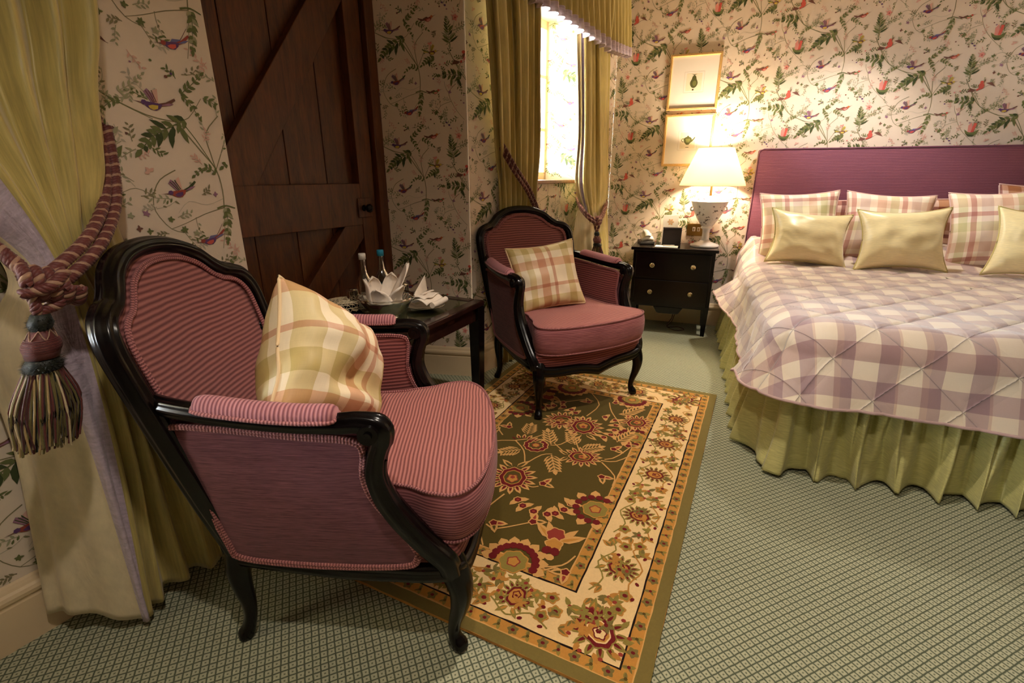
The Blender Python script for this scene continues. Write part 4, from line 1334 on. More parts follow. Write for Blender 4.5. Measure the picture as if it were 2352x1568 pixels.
# resample evenly
Ls = [0]
for a, b in zip(skp, skp[1:]): Ls.append(Ls[-1] + (b - a).length)
NS = 1400
pts = []
k = 0
for i in range(NS + 1):
    s_ = Ls[-1] * i / NS
    while k < len(Ls) - 2 and Ls[k + 1] < s_: k += 1
    f = (s_ - Ls[k]) / max(Ls[k + 1] - Ls[k], 1e-9)
    pts.append((skp[k].lerp(skp[k + 1], f), s_))
rows = []
NZ = 30
RS = random.Random(11)
for i, (p, s_) in enumerate(pts):
    t = pts[min(i + 1, NS)][0] - pts[max(i - 1, 0)][0]; t.normalize()
    out = Vector((t.y, -t.x, 0)) * -1
    if out.dot(p - Vector((BW / 2, 1.0, 0))) < 0: out = -out
    row = []
    for j in range(NZ + 1):
        v = j / NZ                     # 0 top .. 1 hem
        z = .355 * (1 - v) + .012
        ph = s_ * 118 + 2.6 * noise.noise(Vector((s_ * 5, v * .6, 0)))
        ph2 = s_ * 50 + 3.8 * noise.noise(Vector((s_ * 2.9, v * .5, 7)))
        amp1 = .014 * (1 - v) ** .5 + .011
        amp2 = (.072 + .05 * noise.noise(Vector((s_ * 2.1, 4, 4)))) * (.25 + .75 * v ** .7)
        sh = sin(ph2); sh = (1 - 2 * abs(((ph2 / (2 * pi)) % 1.0) - .5) * 2) * .55 + sh * .45
        o_ = .036 + v * .058 + amp1 * sin(ph) * (1 - .5 * v) + amp2 * sh + .014 * v * noise.noise(Vector((s_ * 7, v * 2.5, 3)))
        row.append(p + out * max(o_, .0) + Vector((0, 0, z + .018 * v * noise.noise(Vector((s_ * 4, 0, 9))) - .0)) + t * (.02 * v * cos(ph2)))
    rows.append(row)
mb = MB(); mb.grid(rows, UV=lambda i, j: (pts[min(i, NS)][1] * 1.8, j * .014))
mb.build('bed_skirt', SATIN_GOLD, bed, solid=.002)

# quilt: lies on the bed, hangs over three sides
MAU = lin(206, 190, 206)
MAU2 = lin(216, 196, 204)
GRY = lin(206, 200, 210)
QUILT = m_plaid('mauve_gingham_quilt', lin(230, 213, 190),
                [(.02, .24, MAU, .95), (.52, .60, MAU2, .8), (.60, .74, MAU, .95), (.24, .27, lin(226, 206, 206), .7)],
                [(.02, .27, MAU, .9), (.52, .77, MAU2, .95)], scale=1 / .276, quilt=.1375, rough=.5, slub=.05, spec=.5, sheen=.8)
QT = .605
def quilt():
    Wd, Ln = BW + .03, BL - .035
    r0 = .14
    # perimeter from head-left, round the foot, to head-right (local bed coords)
    def arc(cx, cy, a0, a1, n): return [(cx + r0 * cos(radians(a0 + (a1 - a0) * k / n)), cy + r0 * sin(radians(a0 + (a1 - a0) * k / n))) for k in range(n + 1)]
    x0, x1, y0, y1 = -.012, BW + .012, -.012, Ln
    def lineq(a, b, n): return [(a[0] + (b[0] - a[0]) * k / n, a[1] + (b[1] - a[1]) * k / n) for k in range(n)]
    per = lineq((x0, y1), (x0, y0 + r0), 120) + arc(x0 + r0, y0 + r0, 180, 270, 26) + lineq((x0 + r0, y0), (x1 - r0, y0), 130)[1:] + arc(x1 - r0, y0 + r0, 270, 360, 20) + lineq((x1, y0 + r0), (x1, y1), 40)[1:] + [(x1, y1)]
    n = len(per)
    s_acc = [0]
    for a, b in zip(per, per[1:]): s_acc.append(s_acc[-1] + math.dist(a, b))
    rows, uvr = [], []
    NT_, NH = 70, 44
    for i, (px, py) in enumerate(per):
        a = per[max(i - 1, 0)]; b = per[min(i + 1, n - 1)]
        t = Vector((b[0] - a[0], b[1] - a[1], 0)).normalized()
        out = Vector((t.y, -t.x, 0))
        if out.dot(Vector((px - BW / 2, py - 1.2, 0))) < 0: out = -out
        cx, cy = BW / 2, min(max(py, .75), Ln)
        left = 1.0 if px <= x0 + 1e-6 else 0.0
        u = py / Ln
        # hang length and flare along the hem
        foot = max(0.0, 1 - py / .5)
        if px < BW / 2:
            hang = .245 if py > r0 else .245 + .045 * min(1, (px + .1) / 1.4)
            if left: hang = .26 - max(0, py - 1.56) * .75
        else: hang = .30
        flare = .035 + .055 * foot
        if left: flare = .05 + .06 * foot + .17 * exp(-((py - 1.54) / (.34 if py < 1.54 else .07)) ** 2)
        cn = exp(-(((px - x0) ** 2 + (py - y0) ** 2) ** .5 / .17) ** 2)
        flare += .10 * cn; hang += .02 * cn
        row, uv = [], []
        R_ = .10
        sx_, sy_ = px - out.x * R_ * .4, py - out.y * R_ * .4
        for k in range(NT_):
            f = k / NT_
            x, y = cx + (sx_ - cx) * f, cy + (sy_ - cy) * f
            row.append([x, y, None, 0]); uv.append((x, y))
        for k in range(NH + 1):
            s_ = (hang + .085) * k / NH
            if s_ < R_ * pi / 2:
                th = s_ / R_
                dx, dz = R_ * sin(th) - R_, R_ * (1 - cos(th))
            else:
                q = s_ - R_ * pi / 2
                fr = q / hang
                dx = 0 + flare * fr ** 1.2 + .010 * sin(s_acc[i] * 9 + 2) * fr + .02 * fr * noise.noise(Vector((s_acc[i] * 2.2, fr, 5)))
                dz = R_ + q * sqrt(max(.2, 1 - (flare / hang) ** 2 * .8))
            row.append([px + out.x * (dx + R_ * .6), py + out.y * (dx + R_ * .6), dz, s_]); uv.append((sx_ + out.x * s_, sy_ + out.y * s_))
        rows.append(row); uvr.append(uv)
    out_rows = []
    for i, row in enumerate(rows):
        o = []
        for k, (x, y, dz, s_) in enumerate(row):
            U, V = uvr[i][k]
            d = .1375
            h = min(abs(sin(pi * (U + V) / (2 * d))), abs(sin(pi * (U - V) / (2 * d))))
            puff = .017 * h ** .42
            zt = QT + .006 * noise.noise(Vector((x * 3, y * 3, 0)))
            # sleeping pillows under the quilt at the head
            if y > 1.46: zt += .11 * (1 - exp(-((y - 1.46) / .14) ** 2)) * (1 if .0 < x else max(0, 1 + x / .1))
            if dz is None:
                o.append(Vector((x, y, zt + puff)))
            else:
                a = per[max(i - 1, 0)]; b = per[min(i + 1, n - 1)]
                t = Vector((b[0] - a[0], b[1] - a[1], 0)).normalized(); ov = Vector((t.y, -t.x, 0))
                if ov.dot(Vector((per[i][0] - BW / 2, per[i][1] - 1.2, 0))) < 0: ov = -ov
                w_ = min(1, s_ / .08)
                o.append(Vector((x, y, zt - dz + puff * (1 - w_))) + ov * puff * w_)
        out_rows.append(o)
    q_ = empty('quilt', B0, BH + 90)
    tag(q_, 'mauve and cream checked quilt with diamond stitching spread over the bed', 'quilt')
    mb = MB(); mb.grid(out_rows, UV=lambda i, j: uvr[min(i, n - 1)][min(j, NT_ + NH)], flip=False)
    mb.build('quilt_cover', QUILT, q_)
    hem = [r[-1] for r in out_rows]
    mb = MB(); mb.sweep([out_rows[0][-1 - k] for k in range(NH, 0, -1)] + hem, .006, 8)
    mb.build('bound_edge', m_silk('mauve_quilt_binding', lin(196, 164, 160), .6), q_)
quilt()

# plaid and silk cushions on the bed
PB = lin(243, 231, 210)
PL_BED = m_plaid('pastel_plaid_cotton', PB, [(.04, .22, lin(240, 218, 210), .9), (.30, .46, lin(226, 230, 204), .9), (.52, .62, lin(214, 176, 178), .9), (.70, .90, lin(230, 222, 230), .8)],
                 [(.05, .25, lin(228, 232, 208), .8), (.38, .48, lin(218, 180, 180), .9), (.60, .82, lin(238, 218, 212), .8)], scale=1 / .27, rough=.6)
PL_BED2 = m_plaid('rose_plaid_cotton', lin(226, 196, 180), [(.04, .24, lin(190, 120, 120), .9), (.34, .44, lin(150, 90, 96), .8), (.55, .8, lin(214, 180, 140), .9)],
                  [(.05, .25, lin(170, 120, 110), .9), (.45, .55, lin(150, 90, 96), .8), (.65, .85, lin(206, 170, 140), .8)], scale=1 / .25, rough=.6)
PIPE_PINK = plain('pale_pink_piping', lin(224, 190, 180), .6)
SILK_C = m_silk('pale_gold_cushion_silk', lin(240, 224, 170), rough=.33, slub=.05, spec=.5, sheen=.5, crease=((10, 10, 10), .12, .01))
PIPE_GOLD = plain('gold_piping', lin(196, 180, 116), .5)
def on_bed(x, y, z): return B0 + BX * x + BY * y + Vector((0, 0, z))
FH = BH + 180
cushion('plaid_cushion', 'pastel plaid cushion at the lamp end of the headboard, behind the leftmost gold cushion', 'cushion', .47, .44, .15, PL_BED, PIPE_PINK, frame_m(on_bed(.25, 1.56, .625), FH - 4, 17, -3), 1, 'plaid cushions along the headboard')
cushion('plaid_cushion', 'pastel plaid cushion behind the middle gold cushion', 'cushion', .47, .44, .15, PL_BED, PIPE_PINK, frame_m(on_bed(.70, 1.56, .625), FH + 2, 18, 3), 2, 'plaid cushions along the headboard', uoff=(.12, .1))
cushion('plaid_cushion', 'pastel plaid cushion behind the gold cushion cut by the right edge of the photo', 'cushion', .47, .46, .15, PL_BED, PIPE_PINK, frame_m(on_bed(1.27, 1.54, .625), FH + 6, 17, -4), 3, 'plaid cushions along the headboard', uoff=(.05, .07))
cushion('rose_plaid_pillow', 'rosy plaid pillow lying half hidden between two pastel plaid cushions, left one', 'pillow', .50, .30, .12, PL_BED2, PIPE_PINK, frame_m(on_bed(.42, 1.83, .70), FH, 5, 0), 4, 'rose plaid pillows at the headboard')
cushion('rose_plaid_pillow', 'rosy plaid pillow showing in the gap right of the middle gold cushion', 'pillow', .52, .32, .12, PL_BED2, PIPE_PINK, frame_m(on_bed(1.00, 1.83, .70), FH, 5, 0), 5, 'rose plaid pillows at the headboard', uoff=(.1, .05))
cushion('rose_plaid_pillow', 'rosy plaid pillow at the right edge of the photo against the headboard', 'pillow', .52, .40, .12, PL_BED2, PIPE_PINK, frame_m(on_bed(1.58, 1.83, .70), FH, 5, 0), 6, 'rose plaid pillows at the headboard', uoff=(.1, .05))
cushion('silk_cushion', 'plain gold silk cushion nearest the bedside lamp', 'cushion', .47, .35, .18, SILK_C, PIPE_GOLD, frame_m(on_bed(.27, 1.385, .612), FH - 8, 22, 5), 7, 'gold silk cushions on the bed', pinch=.17)
cushion('silk_cushion', 'plain gold silk cushion in the middle, between two plaid cushions', 'cushion', .46, .37, .18, SILK_C, PIPE_GOLD, frame_m(on_bed(.755, 1.36, .613), FH + 3, 18, -3), 8, 'gold silk cushions on the bed', pinch=.17)
cushion('silk_cushion', 'plain gold silk cushion cut off by the right edge of the photo', 'cushion', .42, .38, .14, SILK_C, PIPE_GOLD, frame_m(on_bed(1.33, 1.30, .613), FH + 8, 16, 3), 9, 'gold silk cushions on the bed', pinch=.17)

# cushions on the armchairs
PL_CH = m_plaid('cream_green_pink_plaid', lin(240, 222, 190), [(.02, .18, lin(220, 212, 168), .8), (.30, .42, lin(218, 208, 160), .7), (.52, .66, lin(224, 180, 160), .85), (.74, .80, lin(206, 146, 132), .7)],
                [(.05, .20, lin(228, 188, 168), .8), (.34, .54, lin(216, 208, 162), .75), (.70, .76, lin(212, 156, 142), .7)], scale=1 / .30, rough=.5, spec=.4)
PIPE_CR = plain('cream_piping', lin(226, 196, 150), .6)
def crumple(p, u, v):
    # soft feather cushion that has slumped: belly pushed out and dented low on the front
    q = p.copy()
    dent = exp(-((u + .05) / .42) ** 2 - ((v + .28) / .30) ** 2)
    if p.y < 0: q.y += .055 * dent
    q.y += -.03 * (v + 1) * .5
    q.z -= .02 * exp(-(u / .5) ** 2) * (v + 1) * .5
    q.y += .012 * sin(u * 6 + v * 3) * exp(-((v + .35) / .4) ** 2)
    return q
MC = frame_m((0, 0, 0), 94, 22, 44)
MC = Matrix.Translation(Vector((-.495, 1.165, .672)) - MC @ Vector((0, 0, .18))) @ MC
cushion('plaid_scatter_cushion', 'crumpled cream, green and pink plaid cushion slumped on the near armchair', 'cushion', .36, .36, .26, PL_CH, PIPE_CR, MC, 10, 'plaid cushions on the armchairs', wr=.012, fold=crumple, pinch=.08)
cushion('plaid_scatter_cushion', 'cream, green and pink plaid cushion leaning in the armchair below the window', 'cushion', .38, .35, .14, PL_CH, PIPE_CR, frame_m((.215, 2.475, .485), 163, 22, -6), 12, 'plaid cushions on the armchairs', wr=.008, uoff=(.02, .1))

# ------------------------------------------------------------------ bedside chest, local +X along its front (heading 110), +Y to the wall
BTP = Vector((.893, 3.655, 0))
bt = empty('bedside_chest', BTP, 110)
tag(bt, 'black two-drawer bedside chest with ring knobs, between the window curtain and the bed', 'chest')
bw_, bd_ = .595, .35
mb = MB(); mb.box(.012, bw_ - .012, .012, bd_, .205, .625); mb.build('carcass', BLACKWOOD, bt, smooth=False, bevel=.003)
mb = MB(); mb.box(-.006, bw_ + .006, -.008, bd_, .625, .647); mb.build('chest_top', BLACKWOOD, bt, smooth=False, bevel=.005)
mb = MB(); mb.add([(.19, .004, .206), (.40, .004, .206), (.375, .004, .165), (.36, .004, .158), (.23, .004, .158), (.215, .004, .165), (.19, .02, .206), (.40, .02, .206), (.375, .02, .165), (.36, .02, .158), (.23, .02, .158), (.215, .02, .165)],
                  [(0, 1, 2, 3, 4, 5), (11, 10, 9, 8, 7, 6)] + [(i, (i + 1) % 6 + 0, (i + 1) % 6 + 6, i + 6) for i in range(6)])
mb.build('apron', BLACKWOOD, bt, smooth=False)
KN = plain('aged_silver_brass', lin(196, 178, 140), .25, 1.0)
for z0, z1 in ((.425, .610), (.225, .410)):
    mb = MB(); mb.box(.035, bw_ - .035, -.001, .02, z0, z1)
    dr = mb.build('drawer', BLACKWOOD, bt, smooth=False, bevel=.003)
    for x in (.155, .442):
        mb = MB()
        prof = [(0, 0), (.017, 0), (.0185, .002), (.017, .004), (.012, .004), (.0115, .006), (.009, .0065), (.006, .004), (.004, .006), (0, .007)]
        mb.lathe(prof, 24)
        Mx = Matrix.Translation((x, -.001, (z0 + z1) / 2)) @ Matrix.Rotation(radians(90), 4, 'X')
        mb.v = [tuple(Mx @ Vector(p)) for p in mb.v]
        mb.build('knob', KN, dr)
for x, y in ((.035, .03), (bw_ - .035, .03), (.035, bd_ - .025), (bw_ - .035, bd_ - .025)):
    mb = MB()
    a, b = .023, .014
    mb.add([(x - a, y - a, .23), (x + a, y - a, .23), (x + a, y + a, .23), (x - a, y + a, .23), (x - b, y - b, .001), (x + b, y - b, .001), (x + b, y + b, .001), (x - b, y + b, .001)],
           [(0, 1, 2, 3), (7, 6, 5, 4), (4, 5, 1, 0), (5, 6, 2, 1), (6, 7, 3, 2), (7, 4, 0, 3)])
    mb.build('leg', BLACKWOOD, bt, smooth=False)
BTX, BTY = H(110), H(20)
def on_bt(x, y, z=.6475): return BTP + BTX * x + BTY * y + Vector((0, 0, z))
mb = MB()
cord = [on_bt(.33, .20, .16), on_bt(.33, .16, .09), on_bt(.30, .12, .03), on_bt(.36, .10, .006), on_bt(.43, .14, .006), on_bt(.38, .20, .006), on_bt(.30, .17, .007), on_bt(.33, .26, .03), on_bt(.35, .325, .10), on_bt(.36, .335, .20)]
mb.sweep(crom(cord, 8), .003, 6)
tag(mb.build('lamp_cord', plain('brown_flex', lin(70, 44, 30), .6)), 'thin brown flex looping down below the bedside chest', 'cord')

# ------------------------------------------------------------------ urn lamps
def scenic_porcelain():
    t = NT('scenic_porcelain')
    v = t.obj()
    nz = t.noise(t.map(v, scale=(1, 1, 1.6)), 34, 4, .6)
    nz2 = t.noise(v, 11, 2)
    ink = t.math('MULTIPLY', t.math('GREATER_THAN', nz, .60), t.math('GREATER_THAN', nz2, .46))
    z = t.sep(v)[2]
    zone = t.math('MULTIPLY', t.math('GREATER_THAN', z, .165), t.math('LESS_THAN', z, .295))
    col = t.mix(t.math('MULTIPLY', ink, zone), t.mix(t.noise(v, 16, 2), lin(228, 222, 214), lin(206, 208, 214)), lin(92, 84, 80))
    t.set(Base_Color=col, Roughness=.18)
    t.b.inputs['Coat Weight'].default_value = .5
    return t.m
PORC = scenic_porcelain()
def shade_mat():
    t = NT('cream_lampshade_fabric')
    d = t.n('ShaderNodeBsdfDiffuse'); d.inputs[0].default_value = lin(252, 246, 230)
    tr = t.n('ShaderNodeBsdfTranslucent'); tr.inputs[0].default_value = lin(255, 248, 228)
    mx = t.n('ShaderNodeMixShader'); mx.inputs[0].default_value = .80
    t.l(d.outputs[0], mx.inputs[1]); t.l(tr.outputs[0], mx.inputs[2])
    t.l(mx.outputs[0], t.t.nodes['Material Output'].inputs[0])
    return t.m
SHADE = shade_mat()
def urn_lamp(loc, label):
    L = empty('table_lamp', loc)
    tag(L, label, 'lamp', 'urn lamps either side of the bed')
    mb = MB(); mb.lathe([(0, 0), (.098, 0), (.102, .006), (.100, .016), (.085, .022), (.060, .030), (.040, .038), (.034, .046), (0, .046)], 40); mb.build('lamp_base', PORC, L)
    mb = MB(); mb.lathe([(0, .046), (.030, .046), (.026, .060), (.025, .10), (.028, .125), (.040, .132), (.042, .138), (.036, .146), (.040, .152), (.052, .166), (.075, .20), (.098, .245), (.114, .285), (.124, .315), (.127, .322), (.122, .325), (.112, .318), (.05, .322), (.018, .33), (.012, .36), (0, .36)], 48)
    b = mb.build('urn_body', PORC, L)
    for s_ in (1, -1):
        mb = MB(); mb.sweep(crom([(s_ * .108, 0, .262), (s_ * .126, 0, .258), (s_ * .132, 0, .272), (s_ * .122, 0, .284)], 5), .006, 8); mb.build('handle', PORC, b)
    mb = MB(); mb.lathe([(.008, .34), (.008, .53), (.014, .53), (.014, .56), (0, .56)], 16); mb.build('lamp_stem', BRASS, L)
    mb = MB(); mb.lathe([(0, .56), (.012, .565), (.026, .59), (.030, .61), (.022, .632), (0, .642)], 16)
    t = NT('lit_bulb'); t.set(Base_Color=(1, .9, .7, 1)); t.b.inputs['Emission Color'].default_value = (1, .78, .5, 1); t.b.inputs['Emission Strength'].default_value = 12
    mb.build('bulb', t.m, L)
    mb = MB(); mb.lathe([(.221, .428), (.2225, .430), (.214, .455), (.118, .680), (.1165, .682), (.1145, .680), (.2105, .455), (.2185, .430), (.221, .428)], 64)
    sh = mb.build('lamp_shade', SHADE, L)
    for r, z in ((.2215, .4295), (.1165, .682)):
        mb = MB(); mb.sweep([(r * cos(2 * pi * k / 48), r * sin(2 * pi * k / 48), z) for k in range(48)], .0022, 6, closed=True); mb.build('shade_trim', PIPE_CR, sh)
    lamp('bedside_bulb', 'POINT', Vector(loc) + Vector((0, 0, .60)), 56, (1.0, .78, .54), .06)
    return L
urn_lamp(on_bt(.502, .185), 'white urn table lamp with cream shade, lit, on the black bedside chest')
# the far side of the bed, outside the frame, has the matching chest and lamp
far = B0 + BX * (BW + .42) + BY * (BL - .16)
fc = empty('bedside_chest', far - BX * .29 - BY * .17, 110)
tag(fc, 'matching black bedside chest on the far side of the bed', 'chest')
for ch in list(bt.children):
    c1 = ch.copy(); COL.objects.link(c1); c1.parent = fc
    for g_ in ch.children:
        c2 = g_.copy(); COL.objects.link(c2); c2.parent = c1
urn_lamp(far + Vector((0, 0, .6475)), 'matching lit urn lamp on the far bedside chest')

# things on the chest
WHITEP = plain('white_plastic', lin(236, 232, 224), .35)
GREYP = plain('grey_plastic', lin(96, 94, 92), .5)
ph = empty('telephone', on_bt(.075, .235), 96)
tag(ph, 'white telephone on a dark cradle at the window end of the bedside chest', 'telephone')
mb = MB(); mb.box(-.055, .055, -.075, .075, 0, .022); mb.build('phone_cradle', GREYP, ph, smooth=False, bevel=.006)
mb = MB()
mb.grid([[(x, y, .024 + .018 * (1 - (x / .05) ** 2) + .030 * max(0, (y + .08) / .16)) for y in (-.072, -.05, -.02, .02, .05, .072)] for x in (-.045, -.03, 0, .03, .045)], UV=lambda i, j: (i, j))
mb.build('phone_base', WHITEP, ph, solid=.02)
mb = MB(); mb.sweep(crom([(-.0, -.078, .058), (0, -.05, .074), (0, .02, .084), (0, .075, .084)], 5), (.022, .013), 14, up=(0, 0, 1)); mb.build('handset', WHITEP, ph)
bx = empty('menu_holder', on_bt(.268, .155), 105)
tag(bx, 'upright black leather box holding a white card, standing on the bedside chest', 'box')
BLK = plain('black_leather', lin(34, 24, 24), .5, nscale=90)
mb = MB(); mb.box(-.066, .066, -.006, .03, 0, .118); mb.build('holder_body', BLK, bx, smooth=False, bevel=.003)
mb = MB(); mb.box(-.067, .067, -.0075, .031, .119, .132); mb.build('holder_lid', BLK, bx, smooth=False, bevel=.003)
cd = empty('greeting_card', on_bt(.245, .235), 105)
tag(cd, 'pale card with a faint flower standing behind the black box', 'card')
mb = MB(); mb.box(-.055, .055, -.001, .001, 0, .215); mb.box(-.055, .055, .018, .020, 0, .215); mb.build('card_leaf', plain('card_paper', lin(244, 236, 220), .8), cd, smooth=False)
mb = MB()
for k in range(6):
    a = k * pi / 3
    mb.add([(0, -.0016, .165), (.018 * cos(a - .35), -.0016, .165 + .018 * sin(a - .35)), (.026 * cos(a), -.0016, .165 + .026 * sin(a)), (.018 * cos(a + .35), -.0016, .165 + .018 * sin(a + .35))], [(0, 1, 2, 3)])
mb.build('printed_flower', plain('flower_ink', lin(222, 170, 110), .8), cd, smooth=False)
np_ = empty('notepad', on_bt(.245, .055), 112)
tag(np_, 'small white notepad lying in front of the black leather box', 'notepad')
mb = MB(); mb.box(-.085, .075, -.045, .045, 0, .007); mb.build('pad_pages', plain('notepaper', lin(244, 240, 232), .8), np_, smooth=False, bevel=.001)
mb = MB(); mb.sweep([(-.03, -.01, .012), (.05, .012, .012)], .004, 10); mb.build('pen', WHITEP, np_)

for sx_, sy_ in ((.42, 1.38), (1.95, 3.05), (-.05, .25)):  # unseen rims at the spots; the last belongs to the added fill
    R_ = empty('ceiling_spotlight', (sx_, sy_, HT)); tag(R_, 'round recessed ceiling spotlight with brass rim, above the photo', 'light', 'recessed ceiling spotlights')
    mb = MB(); mb.lathe([(.060, .0), (.060, -.006), (.050, -.010), (.044, -.006), (.044, 0)], 32); mb.build('rim', BRASS, R_)
    mb = MB(); mb.lathe([(.043, 0), (.030, -.004), (0, -.005)], 24); mb.build('lens', WHITEP, R_)

# brass switch plate on the bed wall
WN = Vector((cos(radians(110)), -sin(radians(110)), 0))
def BWL(u, z, e=.0): return BC + H(110) * u + WN * e + Vector((0, 0, z))
sp = empty('switch_plate', BWL(.695, .752, .0015), 110)
tag(sp, 'brass double switch plate on the papered wall behind the urn lamp', 'switch')
mb = MB(); mb.box(-.072, .072, -.006, 0, -.05, .043); mb.build('plate', BRASS, sp, smooth=False, bevel=.002)
for x in (-.022, .012):
    mb = MB(); mb.box(x - .010, x + .010, -.0085, -.006, -.014, .016); r_ = mb.build('switch_surround', WHITEP, sp, smooth=False, bevel=.001)
    mb = MB(); mb.box(x - .005, x + .005, -.0115, -.0085, -.009, .011); mb.build('rocker', BRASS, r_, smooth=False, bevel=.001)

# ------------------------------------------------------------------ two framed prints
GILT = m_wood('gilded_frame', lin(196, 150, 84), lin(232, 196, 128), scale=(20, 20, 20), rough=.35)
def picture(u0, z0, w_, h_, label, art):
    R_ = empty('framed_print', BWL(u0 + w_ / 2, z0 + h_ / 2, .002), 110)
    tag(R_, label, 'picture', 'framed pottery prints on the bed wall')
    a, b = w_ / 2, h_ / 2
    prof = [(0, 0), (0, .014), (.004, .018), (.008, .016), (.011, .019), (.015, .017), (.018, .010), (.018, .004)]   # inward, outward from the wall
    mb = MB()
    rows = []
    for (sx, sz) in ((-1, -1), (1, -1), (1, 1), (-1, 1)):
        rows.append([(sx * (a - i), -o, sz * (b - i)) for i, o in prof])
    mb.grid(rows, closeu=True, flip=True)
    mb.build('picture_frame', GILT, R_, smooth=False)
    mb = MB(); mb.add([(-a + .015, -.006, -b + .015), (a - .015, -.006, -b + .015), (a - .015, -.006, b - .015), (-a + .015, -.006, b - .015), (-a + .015, 0, -b + .015), (a - .015, 0, -b + .015), (a - .015, 0, b - .015), (-a + .015, 0, b - .015)], [(0, 1, 2, 3), (7, 6, 5, 4)])
    mb.build('mount_board', plain('mount_board_white', lin(246, 238, 226), .8), R_, smooth=False)
    mb = MB()
    GL = lin(206, 188, 168)
    for (q, t_) in ((.066, .0012),):
        for (x0, x1, zz0, zz1) in ((-q, q, q, q + t_), (-q, q, -q - t_, -q), (-q - t_, -q, -q, q), (q, q + t_, -q, q)):
            mb.add([(x0, -.0065, zz0), (x1, -.0065, zz0), (x1, -.0065, zz1), (x0, -.0065, zz1)], [(0, 1, 2, 3)], col=GL)
    mb.add([(-.052, -.0064, -.056), (.052, -.0064, -.056), (.052, -.0064, .056), (-.052, -.0064, .056)], [(0, 1, 2, 3)], col=lin(242, 228, 200))
    art(mb)
    mb.build('print_sheet', m_vcol('print_ink', .8), R_, smooth=False)
    return R_
G1, G2 = lin(82, 84, 46), lin(116, 118, 66)
def P2(mb, pts, c, e): mb.add([(x / 100, -.0068 - e, z / 100) for x, z in pts], [tuple(range(len(pts)))], col=c)
def art_pear(mb):
    P2(mb, [(2.6 * cos(t) * (1 - .32 * max(0, sin(t))), 3.4 * sin(t) - .4 + (1.2 if sin(t) > .7 else 0)) for t in [2 * pi * k / 28 for k in range(28)]], G1, 0)
    P2(mb, [(-.6, 3.4), (.6, 3.4), (.4, 4.3), (-.4, 4.3)], G1, 1e-4)
    P2(mb, [(-1.9, 5.1), (0, 4.3), (1.9, 5.1), (.2, 4.75), (-.2, 4.75)], G1, 2e-4)
    P2(mb, [(1.3 * cos(t) + .4, 1.8 * sin(t) - .8) for t in [2 * pi * k / 20 for k in range(20)]], G2, 3e-4)
    P2(mb, [(.65 * cos(t) - .3, .5 * sin(t) - 4.9) for t in [2 * pi * k / 12 for k in range(12)]], lin(70, 60, 44), 1e-4)
def art_pot(mb):
    P2(mb, [(-3.0, .8), (-2.2, 1.9), (-.6, 2.6), (-.3, 3.3), (.3, 3.3), (.6, 2.6), (2.2, 1.9), (2.9, .8), (2.4, -1.2), (1.2, -2.5), (.9, -2.9), (-.9, -2.9), (-1.2, -2.5), (-2.4, -1.2)], G1, 0)
    P2(mb, [(2.5, .2), (3.8, 1.2), (4.6, 2.4), (5.2, 2.2), (4.6, 1.0), (3.2, -.8), (2.2, -1.4)], G1, 1e-4)
    for k in range(7):
        t0, t1 = radians(70 + 31 * k), radians(70 + 31 * (k + 1))
        P2(mb, [(-3.0 + 1.5 * cos(t0), .2 + 1.4 * sin(t0)), (-3.0 + 1.5 * cos(t1), .2 + 1.4 * sin(t1)), (-3.0 + 1.1 * cos(t1), .2 + 1.0 * sin(t1)), (-3.0 + 1.1 * cos(t0), .2 + 1.0 * sin(t0))], G1, 1e-4)
    P2(mb, [(-1.6, 1.2), (1.4, 1.2), (1.8, .2), (.8, -1.4), (-.9, -1.2)], G2, 3e-4)
    P2(mb, [(-1.2, -4.6), (1.2, -4.6), (1.0, -4.9), (-1.0, -4.9)], lin(70, 60, 44), 1e-4)
picture(.384, 1.596, .346, .362, 'upper gilt framed print of a dark green pear shaped jar, beside the window curtain', art_pear)
picture(.384, 1.212, .346, .358, 'lower gilt framed print of a green teapot, partly behind the lampshade', art_pot)

# ------------------------------------------------------------------ glass topped side table between the armchairs
TH = 26.5
TZ = .572
TC = Vector((-.134, 2.32, 0))
tl, tw = .60, .60
tb = empty('side_table', TC - H(TH) * tl - H(TH + 90) * tw, TH)          # local X along the wall side, local Y leftwards
tb.rotation_euler = (0, 0, radians(90 - TH))
tag(tb, 'dark mahogany side table with inset glass top between the two armchairs', 'table')
# local frame: +X = heading TH, +Y = left of it; shift so the table spans x 0..tl, y 0..tw to the left of its right edge
tb.location = TC - H(TH) * tl
mb = MB()
fw = .055
for q in ((0, tl, 0, fw), (0, tl, tw - fw, tw), (0, fw, fw, tw - fw), (tl - fw, tl, fw, tw - fw)): mb.box(*q, TZ - .028, TZ)
mb.build('top_frame', DARKWOOD, tb, smooth=False, bevel=.006)
mb = MB(); mb.box(fw, tl - fw, fw, tw - fw, TZ - .022, TZ - .010); mb.build('top_panel', m_wood('olive_veneer', lin(52, 44, 22), lin(84, 72, 40), scale=(2, 12, 2), rough=.3, coat=.5), tb, smooth=False)
mb = MB(); mb.box(fw - .004, tl - fw + .004, fw - .004, tw - fw + .004, TZ - .009, TZ - .002)
tg = NT('table_glass'); tg.set(Base_Color=(.9, 1, .95, 1), Roughness=.03); tg.b.inputs['Transmission Weight'].default_value = 1; tg.b.inputs['IOR'].default_value = 1.45
mb.build('glass_panel', tg.m, tb, smooth=False)
mb = MB()
for q in ((.03, tl - .03, .018, .036), (.03, tl - .03, tw - .036, tw - .018), (.018, .036, .03, tw - .03), (tl - .036, tl - .018, .03, tw - .03)): mb.box(*q, TZ - .095, TZ - .0285)
mb.build('apron', DARKWOOD, tb, smooth=False, bevel=.002)
